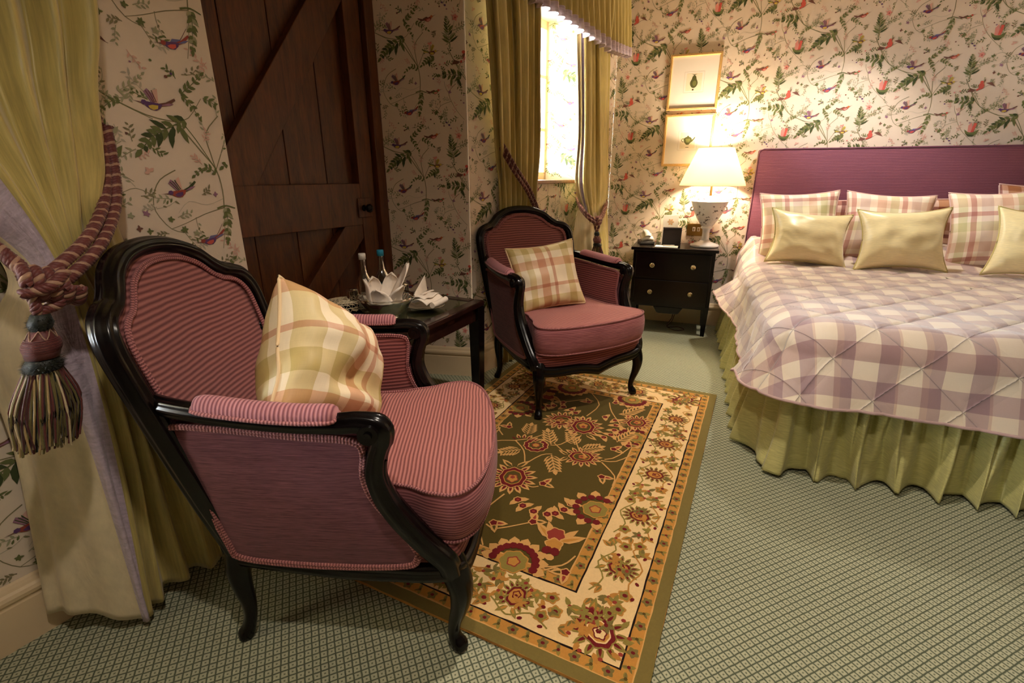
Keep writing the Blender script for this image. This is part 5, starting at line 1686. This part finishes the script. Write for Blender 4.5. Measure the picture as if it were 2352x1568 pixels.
for x in (.03, tl - .03):
    for y in (.03, tw - .03):
        mb = MB(); a, b = .030, .022
        mb.add([(x - a, y - a, TZ - .029), (x + a, y - a, TZ - .029), (x + a, y + a, TZ - .029), (x - a, y + a, TZ - .029), (x - b, y - b, .001), (x + b, y - b, .001), (x + b, y + b, .001), (x - b, y + b, .001)],
               [(0, 1, 2, 3), (7, 6, 5, 4), (4, 5, 1, 0), (5, 6, 2, 1), (6, 7, 3, 2), (7, 4, 0, 3)])
        mb.build('leg', BLACKWOOD, tb, smooth=False, bevel=.003)
TT = TZ + .0008
# cut glass bowl with a folded napkin in it
GLS = NT('clear_cut_glass'); GLS.set(Base_Color=(.93, .95, .9, 1), Roughness=.04); GLS.b.inputs['Transmission Weight'].default_value = 1; GLS.b.inputs['IOR'].default_value = 1.5
bp = Vector((-.535, 2.02, TT))
bo = empty('glass_bowl', bp); tag(bo, 'scalloped cut glass bowl lined with white napkins on the side table', 'bowl')
mb = MB()
wob = lambda a, z: (.022 * cos(16 * a) if z > .072 else .03 * cos(8 * a) * (z > .01))
mb.lathe([(0, .0), (.052, 0), (.055, .004), (.050, .008), (.066, .022), (.090, .048), (.112, .078), (.120, .092), (.116, .094), (.107, .080), (.084, .050), (.058, .025), (.03, .016), (0, .014)], 96, wob=wob)
mb.build('bowl_glass', GLS.m, bo)
LINEN = plain('white_linen', lin(240, 226, 210), .85, nscale=30, namt=.02, bump=(.15, .004))
nk = empty('bowl_napkin', bp + Vector((0, 0, .02))); tag(nk, 'white linen napkins folded into petals inside the glass bowl', 'napkin')
for k, (az, up, w_, tilt) in enumerate([(200, .135, .10, .55), (262, .105, .11, .75), (330, .115, .11, .6), (22, .19, .10, .30), (85, .140, .10, .45), (140, .130, .10, .5)]):
    mb = MB(); rows = []
    for i in range(13):
        v = i / 12
        row = []
        for j in range(11):
            u = j / 5 - 1
            rr = .030 + .062 * v ** .7 * (1 + tilt * .2)
            wd = w_ * (1 - v) ** .55 * (v * .6 + .55) if v > .35 else w_ * .86 * (.45 + v)
            a = radians(az)
            zz = .012 + up * v ** 1.15 + .014 * (1 - u * u) * (1 - v)
            cup = .022 * (u * u) * (1 - v * .4)
            r2 = rr + .012 * sin(v * 5 + k) - cup
            row.append((r2 * cos(a) - u * wd * .8 * sin(a), r2 * sin(a) + u * wd * .8 * cos(a), zz + .004 * sin(u * 5 + k)))
        rows.append(row)
    mb.grid(rows)
    mb.build('napkin_fold', LINEN, nk, solid=.0018)
# two small bottles and two tumblers
def bottle(pos, label, capc, full):
    R_ = empty('water_bottle', pos); tag(R_, label, 'bottle', 'water bottles on the side table')
    mb = MB()
    mb.lathe([(0, .004), (.026, 0), (.031, .003), (.033, .010), (.033, .128), (.0325, .138), (.028, .152), (.019, .168), (.0145, .180), (.0120, .21), (.0118, .236), (.0135, .238), (.0135, .244), (.0115, .246), (.0095, .246), (.0095, .21), (.0125, .18), (.018, .166), (.0265, .150), (.0305, .136), (.031, .012), (.027, .007), (0, .008)], 32)
    mb.build('bottle_glass', GLS.m, R_)
    mb = MB(); mb.lathe([(0, .236), (.0148, .236), (.0150, .258), (.0138, .262), (0, .262)], 24, wob=lambda a, z: .02 * cos(24 * a)); mb.build('bottle_cap', plain('cap_' + ('blue' if full else 'white'), capc, .4), R_)
    t = NT('paper_label')
    ox_ = t.sep(t.obj())
    if full: t.set(Base_Color=t.mix(t.math('GREATER_THAN', t.math('SINE', t.math('MULTIPLY', ox_[2], 620)), .55), lin(70, 150, 160), lin(120, 186, 190)), Roughness=.6)
    else: t.set(Base_Color=lin(214, 204, 184), Roughness=.6)
    mb = MB(); mb.lathe([(.0334, .035), (.0336, .036), (.0336, .108 if full else .085), (.0334, .109 if full else .086)], 32); mb.build('bottle_label', t.m, R_)
bottle((-.640, 2.085, TT), 'small clear glass bottle with white cap on the side table', lin(232, 228, 220), False)
bottle((-.588, 2.185, TT), 'small clear glass bottle with turquoise cap and label on the side table', lin(40, 150, 184), True)
for (x, y, lb) in ((-.700, 2.115, 'upturned clear tumbler left of the white-capped bottle'), (-.515, 2.235, 'upturned clear tumbler behind the napkin-filled bowl')):
    R_ = empty('tumbler', (x, y, TT)); tag(R_, lb, 'glass', 'tumblers on the side table')
    mb = MB(); mb.lathe([(.036, 0), (.037, .002), (.031, .095), (.029, .099), (0, .099), (0, .092), (.027, .091), (.034, .002), (.036, 0)], 32); mb.build('tumbler_glass', GLS.m, R_)
# lace doily on a small dark tin
tn = empty('biscuit_tin', (-.745, 2.10, TT)); tag(tn, 'low dark round tin under a lace doily at the left of the side table', 'tin')
mb = MB(); mb.lathe([(0, 0), (.078, 0), (.080, .003), (.080, .040), (.082, .044), (.080, .048), (0, .050)], 40); mb.build('tin_body', BLACKWOOD, tn)
dp = empty('lace_doily', (-.745, 2.10, TT + .0525)); tag(dp, 'ecru lace doily draped over the round tin', 'doily')
mb = MB()
LACE = plain('ecru_lace', lin(224, 206, 170), .9)
def lace_z(r): return 0.0 if r < .078 else -.9 * (r - .078)
for ring_i, (r, m_) in enumerate([(.018, 8), (.034, 12), (.050, 16), (.066, 20), (.082, 24), (.096, 28)]):
    mb.sweep([(r * cos(2 * pi * k / 48), r * sin(2 * pi * k / 48), lace_z(r)) for k in range(48)], .0017, 5, closed=True)
    for k in range(m_):
        a = 2 * pi * k / m_
        a2 = a + pi / m_
        r2 = r + .015
        mb.sweep([(r * cos(a), r * sin(a), lace_z(r)), (r2 * cos(a2), r2 * sin(a2), lace_z(r2)), (r * cos(a + 2 * pi / m_), r * sin(a + 2 * pi / m_), lace_z(r))], .0014, 4)
for k in range(16):
    a = 2 * pi * k / 16
    mb.sweep([(.100 * cos(a) + .012 * cos(b), .100 * sin(a) + .012 * sin(b), lace_z(.105)) for b in [2 * pi * q / 8 for q in range(8)]], .0024, 5, closed=True)
mb.lathe([(0, .0006), (.016, .0006), (.016, -.0004), (0, -.0004)], 20)
mb.build('lace_work', LACE, dp)
# plate with a rolled and folded napkin
pp_ = empty('side_plate', (-.395, 2.165, TT)); tag(pp_, 'small glass plate under folded napkins at the right of the side table', 'plate')
mb = MB(); mb.lathe([(0, 0), (.045, 0), (.050, .003), (.075, .010), (.088, .016), (.088, .018), (.073, .013), (.048, .006), (0, .005)], 48, wob=lambda a, z: .012 * cos(20 * a) * (z > .012)); mb.build('plate_glass', GLS.m, pp_)
nf = empty('folded_napkin', (-.39, 2.165, TT + .022), 20); tag(nf, 'white napkins, rolled and folded to a point, on the small glass plate', 'napkin')
def sheet(f, nu, nv, name='napkin_fold', th=.002):
    mb = MB(); mb.grid([[f(i / nu, j / nv) for j in range(nv + 1)] for i in range(nu + 1)]); mb.build(name, LINEN, nf, solid=th)
sheet(lambda u, v: (-.085 + .15 * u, -.05 + .085 * v, .014 + .018 * sin(pi * v) + .006 * sin(7 * u + 2 * v)), 14, 10)
sheet(lambda u, v: (-.07 + .14 * u, -.03 + .07 * v, .034 + .012 * sin(pi * v) * (1 - u) + .004 * sin(9 * u)), 14, 8)
sheet(lambda u, v: (-.05 + .15 * u, .03 + .01 * v + .02 * u, .030 + (.012 + .075 * u) * v * (1 - .1 * v)), 14, 10)
mb = MB(); mb.sweep([(-.06, -.062, .010), (.0, -.066, .011), (.062, -.066, .012)], .013, 14); mb.build('rolled_napkin', LINEN, nf)
mb = MB(); mb.sweep([(-.02, .012, .045), (.05, .022, .040), (.115, .03, .034)], (.008, .004), 8); mb.build('napkin_strip', LINEN, nf)

# wall coordinates (along, out, up) of the curtain and rope control points
CUR1 = [
   [(0.124, 0.05, 1.476), (0.129, 0.08, 1.472), (0.135, 0.1, 1.471), (0.147, 0.14, 1.467), (0.253, 0.12, 1.501), (0.348, 0.12, 1.528), (0.42, 0.12, 1.548), (0.5, 0.1, 1.574), (0.539, 0.02, 1.598)],
   [(0.145, 0.05, 1.305), (0.15, 0.08, 1.303), (0.157, 0.1, 1.302), (0.179, 0.16, 1.308), (0.26, 0.14, 1.32), (0.332, 0.14, 1.322), (0.394, 0.13, 1.331), (0.46, 0.1, 1.342), (0.497, 0.02, 1.353)],
   [(0.189, 0.05, 1.083), (0.196, 0.08, 1.083), (0.199, 0.12, 1.084), (0.241, 0.18, 1.135), (0.284, 0.17, 1.134), (0.325, 0.16, 1.143), (0.372, 0.14, 1.152), (0.446, 0.09, 1.172), (0.479, 0.02, 1.173)],
   [(0.22, 0.1, 0.936), (0.229, 0.13, 0.947), (0.248, 0.17, 0.957), (0.279, 0.2, 0.974), (0.296, 0.2, 0.981), (0.319, 0.18, 0.986), (0.353, 0.15, 0.999), (0.42, 0.1, 1.051), (0.473, 0.02, 1.044)],
   [(0.154, 0.05, 0.786), (0.179, 0.12, 0.791), (0.225, 0.22, 0.805), (0.279, 0.22, 0.809), (0.305, 0.2, 0.809), (0.343, 0.17, 0.805), (0.391, 0.14, 0.799), (0.461, 0.1, 0.787), (0.514, 0.02, 0.762)],
   [(0.146, 0.03, 0.494), (0.177, 0.1, 0.511), (0.233, 0.21, 0.504), (0.273, 0.21, 0.494), (0.302, 0.2, 0.488), (0.333, 0.19, 0.481), (0.392, 0.17, 0.471), (0.486, 0.15, 0.461), (0.552, 0.08, 0.41)],
   [(0.099, 0.035, 0.067), (0.136, 0.12, 0.075), (0.223, 0.23, 0.03), (0.234, 0.225, 0.025), (0.264, 0.205, 0.037), (0.329, 0.2, 0.054), (0.405, 0.19, 0.041), (0.473, 0.21, 0.023), (0.515, 0.18, -0.002)]
]
ROPE1 = [
   [(0.493, 0.01, 1.28), (0.483, 0.03, 1.224), (0.46, 0.07, 1.152), (0.422, 0.12, 1.082), (0.342, 0.22, 1.019), (0.271, 0.27, 0.976), (0.224, 0.29, 0.955), (0.199, 0.28, 0.971), (0.185, 0.25, 1.008), (0.173, 0.18, 1.038), (0.189, 0.06, 1.066)]
]
TAS1 = [
   [(0.218, 0.3, 0.957), (0.197, 0.3, 0.908), (0.217, 0.3, 0.904), (0.199, 0.3, 0.872), (0.194, 0.3, 0.851), (0.186, 0.3, 0.807), (0.175, 0.3, 0.773), (0.15, 0.3, 0.616)]
]
CUR2L = [
   [(0.023, 0.12, 1.943), (0.044, 0.16, 1.941), (0.168, 0.13, 1.976), (0.217, 0.16, 1.982), (0.354, 0.13, 2.02), (0.439, 0.14, 2.038)],
   [(0.081, 0.1, 1.665), (0.087, 0.15, 1.661), (0.206, 0.12, 1.682), (0.252, 0.15, 1.686), (0.368, 0.13, 1.706), (0.431, 0.15, 1.713)],
   [(0.186, 0.04, 1.3), (0.196, 0.08, 1.299), (0.278, 0.075, 1.302), (0.34, 0.09, 1.304), (0.437, 0.085, 1.309), (0.515, 0.1, 1.311)],
   [(0.23, 0.02, 0.964), (0.276, 0.035, 0.962), (0.344, 0.035, 0.959), (0.417, 0.04, 0.955), (0.5, 0.04, 0.951), (0.57, 0.045, 0.947)],
   [(0.222, 0.02, 0.397), (0.286, 0.035, 0.386), (0.378, 0.035, 0.367), (0.474, 0.035, 0.347), (0.576, 0.035, 0.326), (0.689, 0.035, 0.302)]
]
ROPE2L = [
   [(0.224, 0.01, 1.302), (0.198, 0.06, 1.262), (0.231, 0.11, 1.165), (0.386, 0.09, 1.057), (0.514, 0.07, 0.933), (0.636, 0.03, 0.835)]
]
CUR2R = [
   [(0.935, 0.08, 1.892), (0.965, 0.1, 1.89), (1.0, 0.13, 1.885), (1.124, 0.1, 1.903), (1.182, 0.12, 1.905), (1.414, 0.08, 1.944)],
   [(0.997, 0.08, 1.426), (1.02, 0.1, 1.426), (1.048, 0.13, 1.426), (1.178, 0.1, 1.436), (1.255, 0.12, 1.44), (1.457, 0.08, 1.455)],
   [(1.002, 0.08, 1.098), (1.008, 0.11, 1.099), (1.033, 0.15, 1.099), (1.178, 0.12, 1.097), (1.299, 0.12, 1.095), (1.495, 0.08, 1.093)],
   [(1.083, 0.1, 0.887), (1.08, 0.13, 0.877), (1.102, 0.16, 0.865), (1.175, 0.15, 0.854), (1.283, 0.13, 0.852), (1.514, 0.08, 0.9)],
   [(1.037, 0.08, 0.684), (1.062, 0.13, 0.68), (1.132, 0.17, 0.669), (1.219, 0.16, 0.665), (1.33, 0.14, 0.658), (1.566, 0.08, 0.645)],
   [(1.007, 0.08, 0.276), (1.05, 0.14, 0.269), (1.248, 0.18, 0.228), (1.312, 0.17, 0.228), (1.436, 0.14, 0.198), (1.649, 0.08, 0.184)]
]
ROPE2R = [
   [(1.099, 0.03, 0.994), (1.005, 0.12, 0.942), (0.98, 0.19, 0.892), (1.04, 0.22, 0.861), (1.187, 0.19, 0.891), (1.528, 0.05, 0.97)]
]
TAS2 = [
   [(1.053, 0.22, 0.857), (1.062, 0.22, 0.783), (1.08, 0.22, 0.736), (1.142, 0.22, 0.56)]
]

# ------------------------------------------------------------------ curtains (numbers above: along the wall, out from the wall, height)
GOLD_SILK = m_silk('gold_curtain_silk', lin(196, 178, 106), rough=.42, slub=.10, coord='UV', scale=(240, 8, 1), crease=((7, 7, 1), .16, .02), sheen=.3)
LILAC = m_silk('lilac_border_silk', lin(206, 188, 204), rough=.34, slub=.08, coord='UV', scale=(40, 120, 1), crease=((26, 8, 1), .5, .02), sheen=.3)
LINING = m_silk('cream_curtain_lining', lin(228, 212, 176), rough=.6, slub=.04, coord='UV', scale=(60, 20, 1), crease=((16, 7, 1), .35, .02))
PALEGOLD = m_silk('pale_gold_lining', lin(222, 204, 160), rough=.5, slub=.05, coord='UV', scale=(90, 10, 1), crease=((10, 5, 1), .15, .02))


def wc(O, head, n):
    d = H(head)
    return lambda t, e, z: O + d * t + n * e + Vector((0, 0, z))


def drape(name, rows, F, mats, matf, parent, pleat, nu=18, nv=14, top=2.3, solid=.003):
    """rows of control points -> smooth hanging cloth"""
    rows = [[Vector(p) for p in r] for r in rows]
    r0 = [Vector((a.x + (a.x - b.x) * 1.2, a.y, top)) for a, b in zip(rows[0], rows[1])]
    rows = [r0] + rows
    cols = [crom([rows[i][j] for i in range(len(rows))], nv) for j in range(len(rows[0]))]
    nr = len(cols[0])
    P, nc = [], None
    for i in range(nr):
        line = crom([cols[j][i] for j in range(len(cols))], nu)
        nc = len(line)
        P.append(line)
    out = []
    for i in range(nr):
        row = []
        for k in range(nc):
            a, b = P[i][max(k - 1, 0)], P[i][min(k + 1, nc - 1)]
            t = Vector((b.x - a.x, b.y - a.y, 0))
            t = t.normalized() if t.length > 1e-6 else Vector((1, 0, 0))
            nn = Vector((-t.y, t.x, 0))
            if nn.y < 0 and abs(nn.y) > .3: nn = -nn
            s_ = k / (nc - 1) * (len(cols) - 1)
            q = P[i][k] + nn * pleat(s_, P[i][k].z)
            q.y = max(q.y, .012)
            q.z = max(q.z, .008)
            row.append(F(q.x, q.y, q.z))
        out.append(row)
    mb = MB()
    mb.grid(out, UV=lambda i, j: (j / nu * .07, -out[min(i, nr - 1)][0].z))
    if matf:
        kf = 0
        for i in range(nr - 1):
            for j in range(nc - 1):
                mi = matf(j / nu)
                if mi: mb.mi[kf] = mi
                kf += 1
    return mb.build(name, mats, parent, solid=solid)


F1 = wc(W0, A1, n1)
F2 = wc(DR, A2, n2)
c1 = empty('curtain', F1(.35, .15, 0)); c1.location = (0, 0, 0)
tag(c1, 'large gold silk curtain with lilac edge, tied back at the left of the photo', 'curtain', 'gold silk curtains')
def pl1(s, z):
    up = min(1, max(0, (z - .95) / .5)); dn = min(1, max(0, (.95 - z) / .5))
    a = .022 * up + .004 + .020 * dn
    g_ = min(1, max(0, (s - 2.9) / .6)) * (1 - max(0, (s - 7.4) / .6))
    return a * g_ * sin(2 * pi * (s * (1.05 - .05 * dn) + .15 * sin(z * 2))) + .006 * dn * (1 - g_) * sin(2 * pi * s * 1.4)
drape('curtain_panel', CUR1, F1, [GOLD_SILK, LILAC, LINING], lambda s: 2 if s < 2.0 else (1 if s < 2.95 else 0), c1, pl1)

c2 = empty('curtain'); tag(c2, 'gold silk curtain hanging in narrow folds at the near side of the small window', 'curtain', 'gold silk curtains')
drape('curtain_panel', CUR2L + [[(a, b * 1.1, .012) for a, b, z in CUR2L[-1]]], F2, [GOLD_SILK, PALEGOLD], lambda s: 1 if s > 4.75 else 0, c2, lambda s, z: .019 * sin(2 * pi * s * 1.5) * (1 if z > 1.0 else .8), nu=22)
c3 = empty('curtain'); tag(c3, 'gold silk curtain with pale lining, tied back in the corner beside the bed wall', 'curtain', 'gold silk curtains')
drape('curtain_panel', CUR2R + [[(a, b * 1.1, .012) for a, b, z in CUR2R[-1]]], F2, [GOLD_SILK, PALEGOLD, LILAC], lambda s: (1 if s < 1.0 else 2 if s < 1.5 else 0), c3, lambda s, z: .014 * sin(2 * pi * s * 1.4) * (.5 if .75 < z < .95 else 1), nu=22)
drape('lining', [[(1.00, .10, .90), (1.05, .13, .875), (1.11, .16, .862), (1.16, .175, .86)], [(.965, .09, .66), (1.03, .14, .655), (1.10, .18, .65), (1.17, .185, .645)], [(.95, .09, .24), (1.05, .15, .235), (1.18, .20, .22), (1.27, .20, .22)], [(.95, .09, .012), (1.06, .15, .012), (1.2, .2, .012), (1.3, .2, .012)]],
      F2, [PALEGOLD], None, c3, lambda s, z: .010 * sin(2 * pi * s * 1.2) * min(1, max(0, (.86 - z) / .2)), top=.90)

# shaped pelmet valance over the small window
v_ = empty('valance'); tag(v_, 'gathered gold silk valance with lilac edge over the small window', 'valance')
vp = crom([(-.02, .16, 1.985), (.465, .16, 1.972), (.778, .16, 1.948), (1.20, .16, 1.912), (1.212, .158, 1.911), (1.42, .128, 1.93), (1.66, .095, 1.955)], 46)
rows = []
for i, p in enumerate(vp):
    t = vp[min(i + 1, len(vp) - 1)] - vp[max(i - 1, 0)]; t = Vector((t.x, t.y, 0)).normalized()
    nn = Vector((-t.y, t.x, 0))
    row = []
    for j in range(17):
        v = j / 16
        z = 2.38 + (p.z - 2.38) * v
        a = .008 + .026 * v
        ph = p.x * 2 * pi / .072 + 2.2 * noise.noise(Vector((p.x * 6, v, 0)))
        sh = sin(ph)
        q = Vector((p.x, p.y, 0)) + nn * (a * sh + .012 * v)
        row.append(F2(q.x, q.y, z + .006 * v * cos(ph)))
    rows.append(row)
mb = MB(); mb.grid(rows, UV=lambda i, j: (i * .012, j * .03))
for k in range(len(mb.f)):
    if k % 16 >= 14: mb.mi[k] = 1
mb.build('valance_cloth', [GOLD_SILK, LILAC], v_, solid=.003)

# ------------------------------------------------------------------ twisted rope tiebacks with tassels
ROPEM = m_vcol('viscose_rope', .5, 300, .12, sheen=.2, spec=.4, bump=(600, .4, .001))
BUR, TAN_, OLV, CRM = lin(104, 48, 44), lin(170, 132, 108), lin(20, 24, 12), lin(208, 186, 146)


def rope(mb, path, r, n=4, pitch=.03, cols=(BUR, TAN_, BUR, BUR)):
    q = crom(path, 26)
    L, Ls = 0, [0]
    for a, b in zip(q, q[1:]):
        L += (b - a).length; Ls.append(L)
    nrm = None
    fr = []
    for i, p in enumerate(q):
        t = (q[min(i + 1, len(q) - 1)] - q[max(i - 1, 0)]).normalized()
        if nrm is None: nrm = t.orthogonal().normalized()
        nrm = (nrm - t * nrm.dot(t)).normalized()
        fr.append((nrm.copy(), t.cross(nrm)))
    for k in range(n):
        ph = 2 * pi * k / n
        pts = [q[i] + (fr[i][0] * cos(ph + 2 * pi * Ls[i] / pitch) + fr[i][1] * sin(ph + 2 * pi * Ls[i] / pitch)) * r * .52 for i in range(len(q))]
        mb.sweep(pts, r * .55, 7, col=cols[k % len(cols)])


def tassel(R_, top, s, lean=Vector((0, 0, 0)), dense=190, seed=1):
    """top = point under the cords; s = overall height"""
    R = random.Random(seed)
    T = Vector(top)
    def put(mb, name):
        mb.v = [tuple(Vector(p) + lean * ((T.z - p[2]) / s)) for p in mb.v]
        mb.build(name, ROPEM, R_)

    def ruff(zc, rr, hh, name, n=420):
        mb = MB()
        mb.lathe([(0, hh * .5), (rr * .6, hh * .42), (rr * .85, 0), (rr * .6, -hh * .42), (0, -hh * .5)], 16, center=T + Vector((0, 0, zc)), col=OLV)
        for _ in range(n):
            a, b = R.uniform(0, 2 * pi), R.uniform(-1, 1)
            d = Vector((cos(a) * sqrt(1 - b * b), sin(a) * sqrt(1 - b * b), b * hh / rr / 2))
            p = T + Vector((0, 0, zc)) + d * rr * .75
            e = p + d * rr * R.uniform(.2, .36)
            w_ = Vector((-d.y, d.x, 0)) * rr * .045
            mb.add([p - w_, p + w_, e], [(0, 1, 2)], col=(OLV if R.random() < .85 else lin(60, 62, 36)))
        put(mb, name)
    ruff(-.095 * s, .088 * s, .15 * s, 'tassel_ruff')
    mb = MB()
    prof = [(0, -.13 * s), (.060 * s, -.14 * s), (.078 * s, -.19 * s), (.100 * s, -.24 * s), (.104 * s, -.28 * s), (.095 * s, -.33 * s), (0, -.34 * s)]
    mb.lathe(prof, 32, center=T, col=BUR)
    for k in range(16):
        z = -.20 * s - k * .0085 * s
        rr = .086 * s + .018 * s * sin(pi * min(1, k / 12)) + .0015
        mb.sweep([T + Vector((rr * cos(2 * pi * j / 24), rr * sin(2 * pi * j / 24), z)) for j in range(24)], .0042 * s, 5, closed=True, col=lin(120, 56, 52) if k % 2 else BUR)
    for k in range(6):
        a = 2 * pi * k / 6
        for sg in (1, -1):
            mb.sweep([T + Vector(((.062 + .046 * f) * s * cos(a + sg * f * .9), (.062 + .046 * f) * s * sin(a + sg * f * .9), (-.135 - .12 * f) * s)) for f in (0, .33, .66, 1)], .0045 * s, 5, col=TAN_)
    put(mb, 'tassel_head')
    ruff(-.385 * s, .135 * s, .15 * s, 'tassel_ruff', 560)
    mb = MB()
    cs = [BUR, BUR, lin(74, 30, 30), OLV, lin(110, 98, 50), CRM, lin(176, 150, 100), lin(84, 70, 30)]
    for k in range(dense):
        a = R.uniform(0, 2 * pi); rr = sqrt(R.uniform(.1, 1)) * .105 * s
        L = (.50 + R.uniform(-.03, .05)) * s
        spread = 1.0 + R.uniform(.1, .5)
        p0 = T + Vector((rr * cos(a), rr * sin(a), -.42 * s))
        p3 = T + Vector((rr * spread * 1.15 * cos(a) + R.uniform(-.02, .02) * s, rr * spread * 1.15 * sin(a) + R.uniform(-.02, .02) * s, -.42 * s - L))
        mid = p0.lerp(p3, .5) + Vector((R.uniform(-.035, .035) * s + .03 * s * cos(a), R.uniform(-.035, .035) * s + .03 * s * sin(a), 0))
        mb.sweep(crom([p0, mid, p3], 4), [(.0075 * s, .0075 * s)] * 9, 5, col=cs[R.randrange(len(cs))], cap=False)
    put(mb, 'tassel_skirt')


def pts(L, F): return [F(*p) for p in L]
t1 = empty('tieback'); tag(t1, 'thick burgundy and tan twisted rope tieback with a large tassel round the big left curtain', 'tieback', 'rope tiebacks on the gold curtains')
rp = pts(ROPE1[0], F1)
mb = MB(); rope(mb, [p + Vector((.0, 0, .006)) for p in rp], .0125); mb.build('rope', ROPEM, t1)
mb = MB(); rope(mb, [p + Vector((.014, .006, -.016)) for p in rp], .0125); mb.build('rope', ROPEM, t1)
kn = F1(*TAS1[0][0])
ex = H(A1)
mb = MB()
for k in range(4):
    c_ = kn + ex * (-.030 + .018 * k) + Vector((0, 0, -.006 - .006 * k))
    rope(mb, [c_ + n1 * (.026 * cos(a)) + Vector((0, 0, .030 * sin(a))) + ex * (.004 * a) for a in [2 * pi * q / 8 for q in range(9)]], .0105, pitch=.03)
rope(mb, [kn + ex * .034 + n1 * .02 + Vector((0, 0, .012)), kn + n1 * .034 + Vector((0, 0, -.012)), kn - ex * .04 + n1 * .02 + Vector((0, 0, -.022))], .0105)
mb.build('knot', ROPEM, t1)
tt = F1(TAS1[0][3][0], TAS1[0][3][1] + .01, .888)
mb = MB()
rope(mb, [kn - ex * .026 + n1 * .012 + Vector((0, 0, -.02)), kn - ex * .024 + n1 * .016 + Vector((0, 0, -.05)), tt + n1 * .004 - ex * .006 + Vector((0, 0, .01)), tt], .0095)
rope(mb, [kn + ex * .022 + n1 * .012 + Vector((0, 0, -.02)), kn + ex * .012 + n1 * .016 + Vector((0, 0, -.05)), tt + n1 * .004 + ex * .006 + Vector((0, 0, .01)), tt], .0095)
mb.build('hanging_cord', ROPEM, t1)
tassel(t1, tt + Vector((0, 0, .012)), .285, ex * -.055, 380, 2)

t2 = empty('tieback'); tag(t2, 'twisted rope tieback running down across the near curtain of the small window', 'tieback', 'rope tiebacks on the gold curtains')
mb = MB(); r2 = pts([(a, b + .02, c) for a, b, c in ROPE2L[0]], F2)
rope(mb, r2, .0115); rope(mb, [p + Vector((.008, 0, .022)) for p in r2], .0115); mb.build('rope', ROPEM, t2)
t3 = empty('tieback'); tag(t3, 'twisted rope tieback with small tassel on the corner curtain beside the bed wall', 'tieback', 'rope tiebacks on the gold curtains')
mb = MB(); r3 = pts([(a, b + .01, c) for a, b, c in ROPE2R[0]], F2)
rope(mb, r3, .0115); rope(mb, [p + Vector((.004, -.004, -.02)) for p in r3], .0115); mb.build('rope', ROPEM, t3)
k3 = F2(1.05, .235, .862)
mb = MB()
for k in range(3): rope(mb, [k3 + H(A2) * (.014 * (k - 1)) + n2 * (.02 * cos(a)) + Vector((0, 0, .024 * sin(a) - .01)) for a in [2 * pi * q / 8 for q in range(9)]], .0095)
rope(mb, [k3 + Vector((-.01, 0, -.02)), k3 + Vector((-.012, 0, -.05)), k3 + Vector((0, 0, -.085))], .009); rope(mb, [k3 + Vector((.012, 0, -.02)), k3 + Vector((.012, 0, -.05)), k3 + Vector((0, 0, -.085))], .009)
mb.build('knot', ROPEM, t3)
tassel(t3, k3 + Vector((0, 0, -.075)), .26, H(A2) * .05, 120, 5)
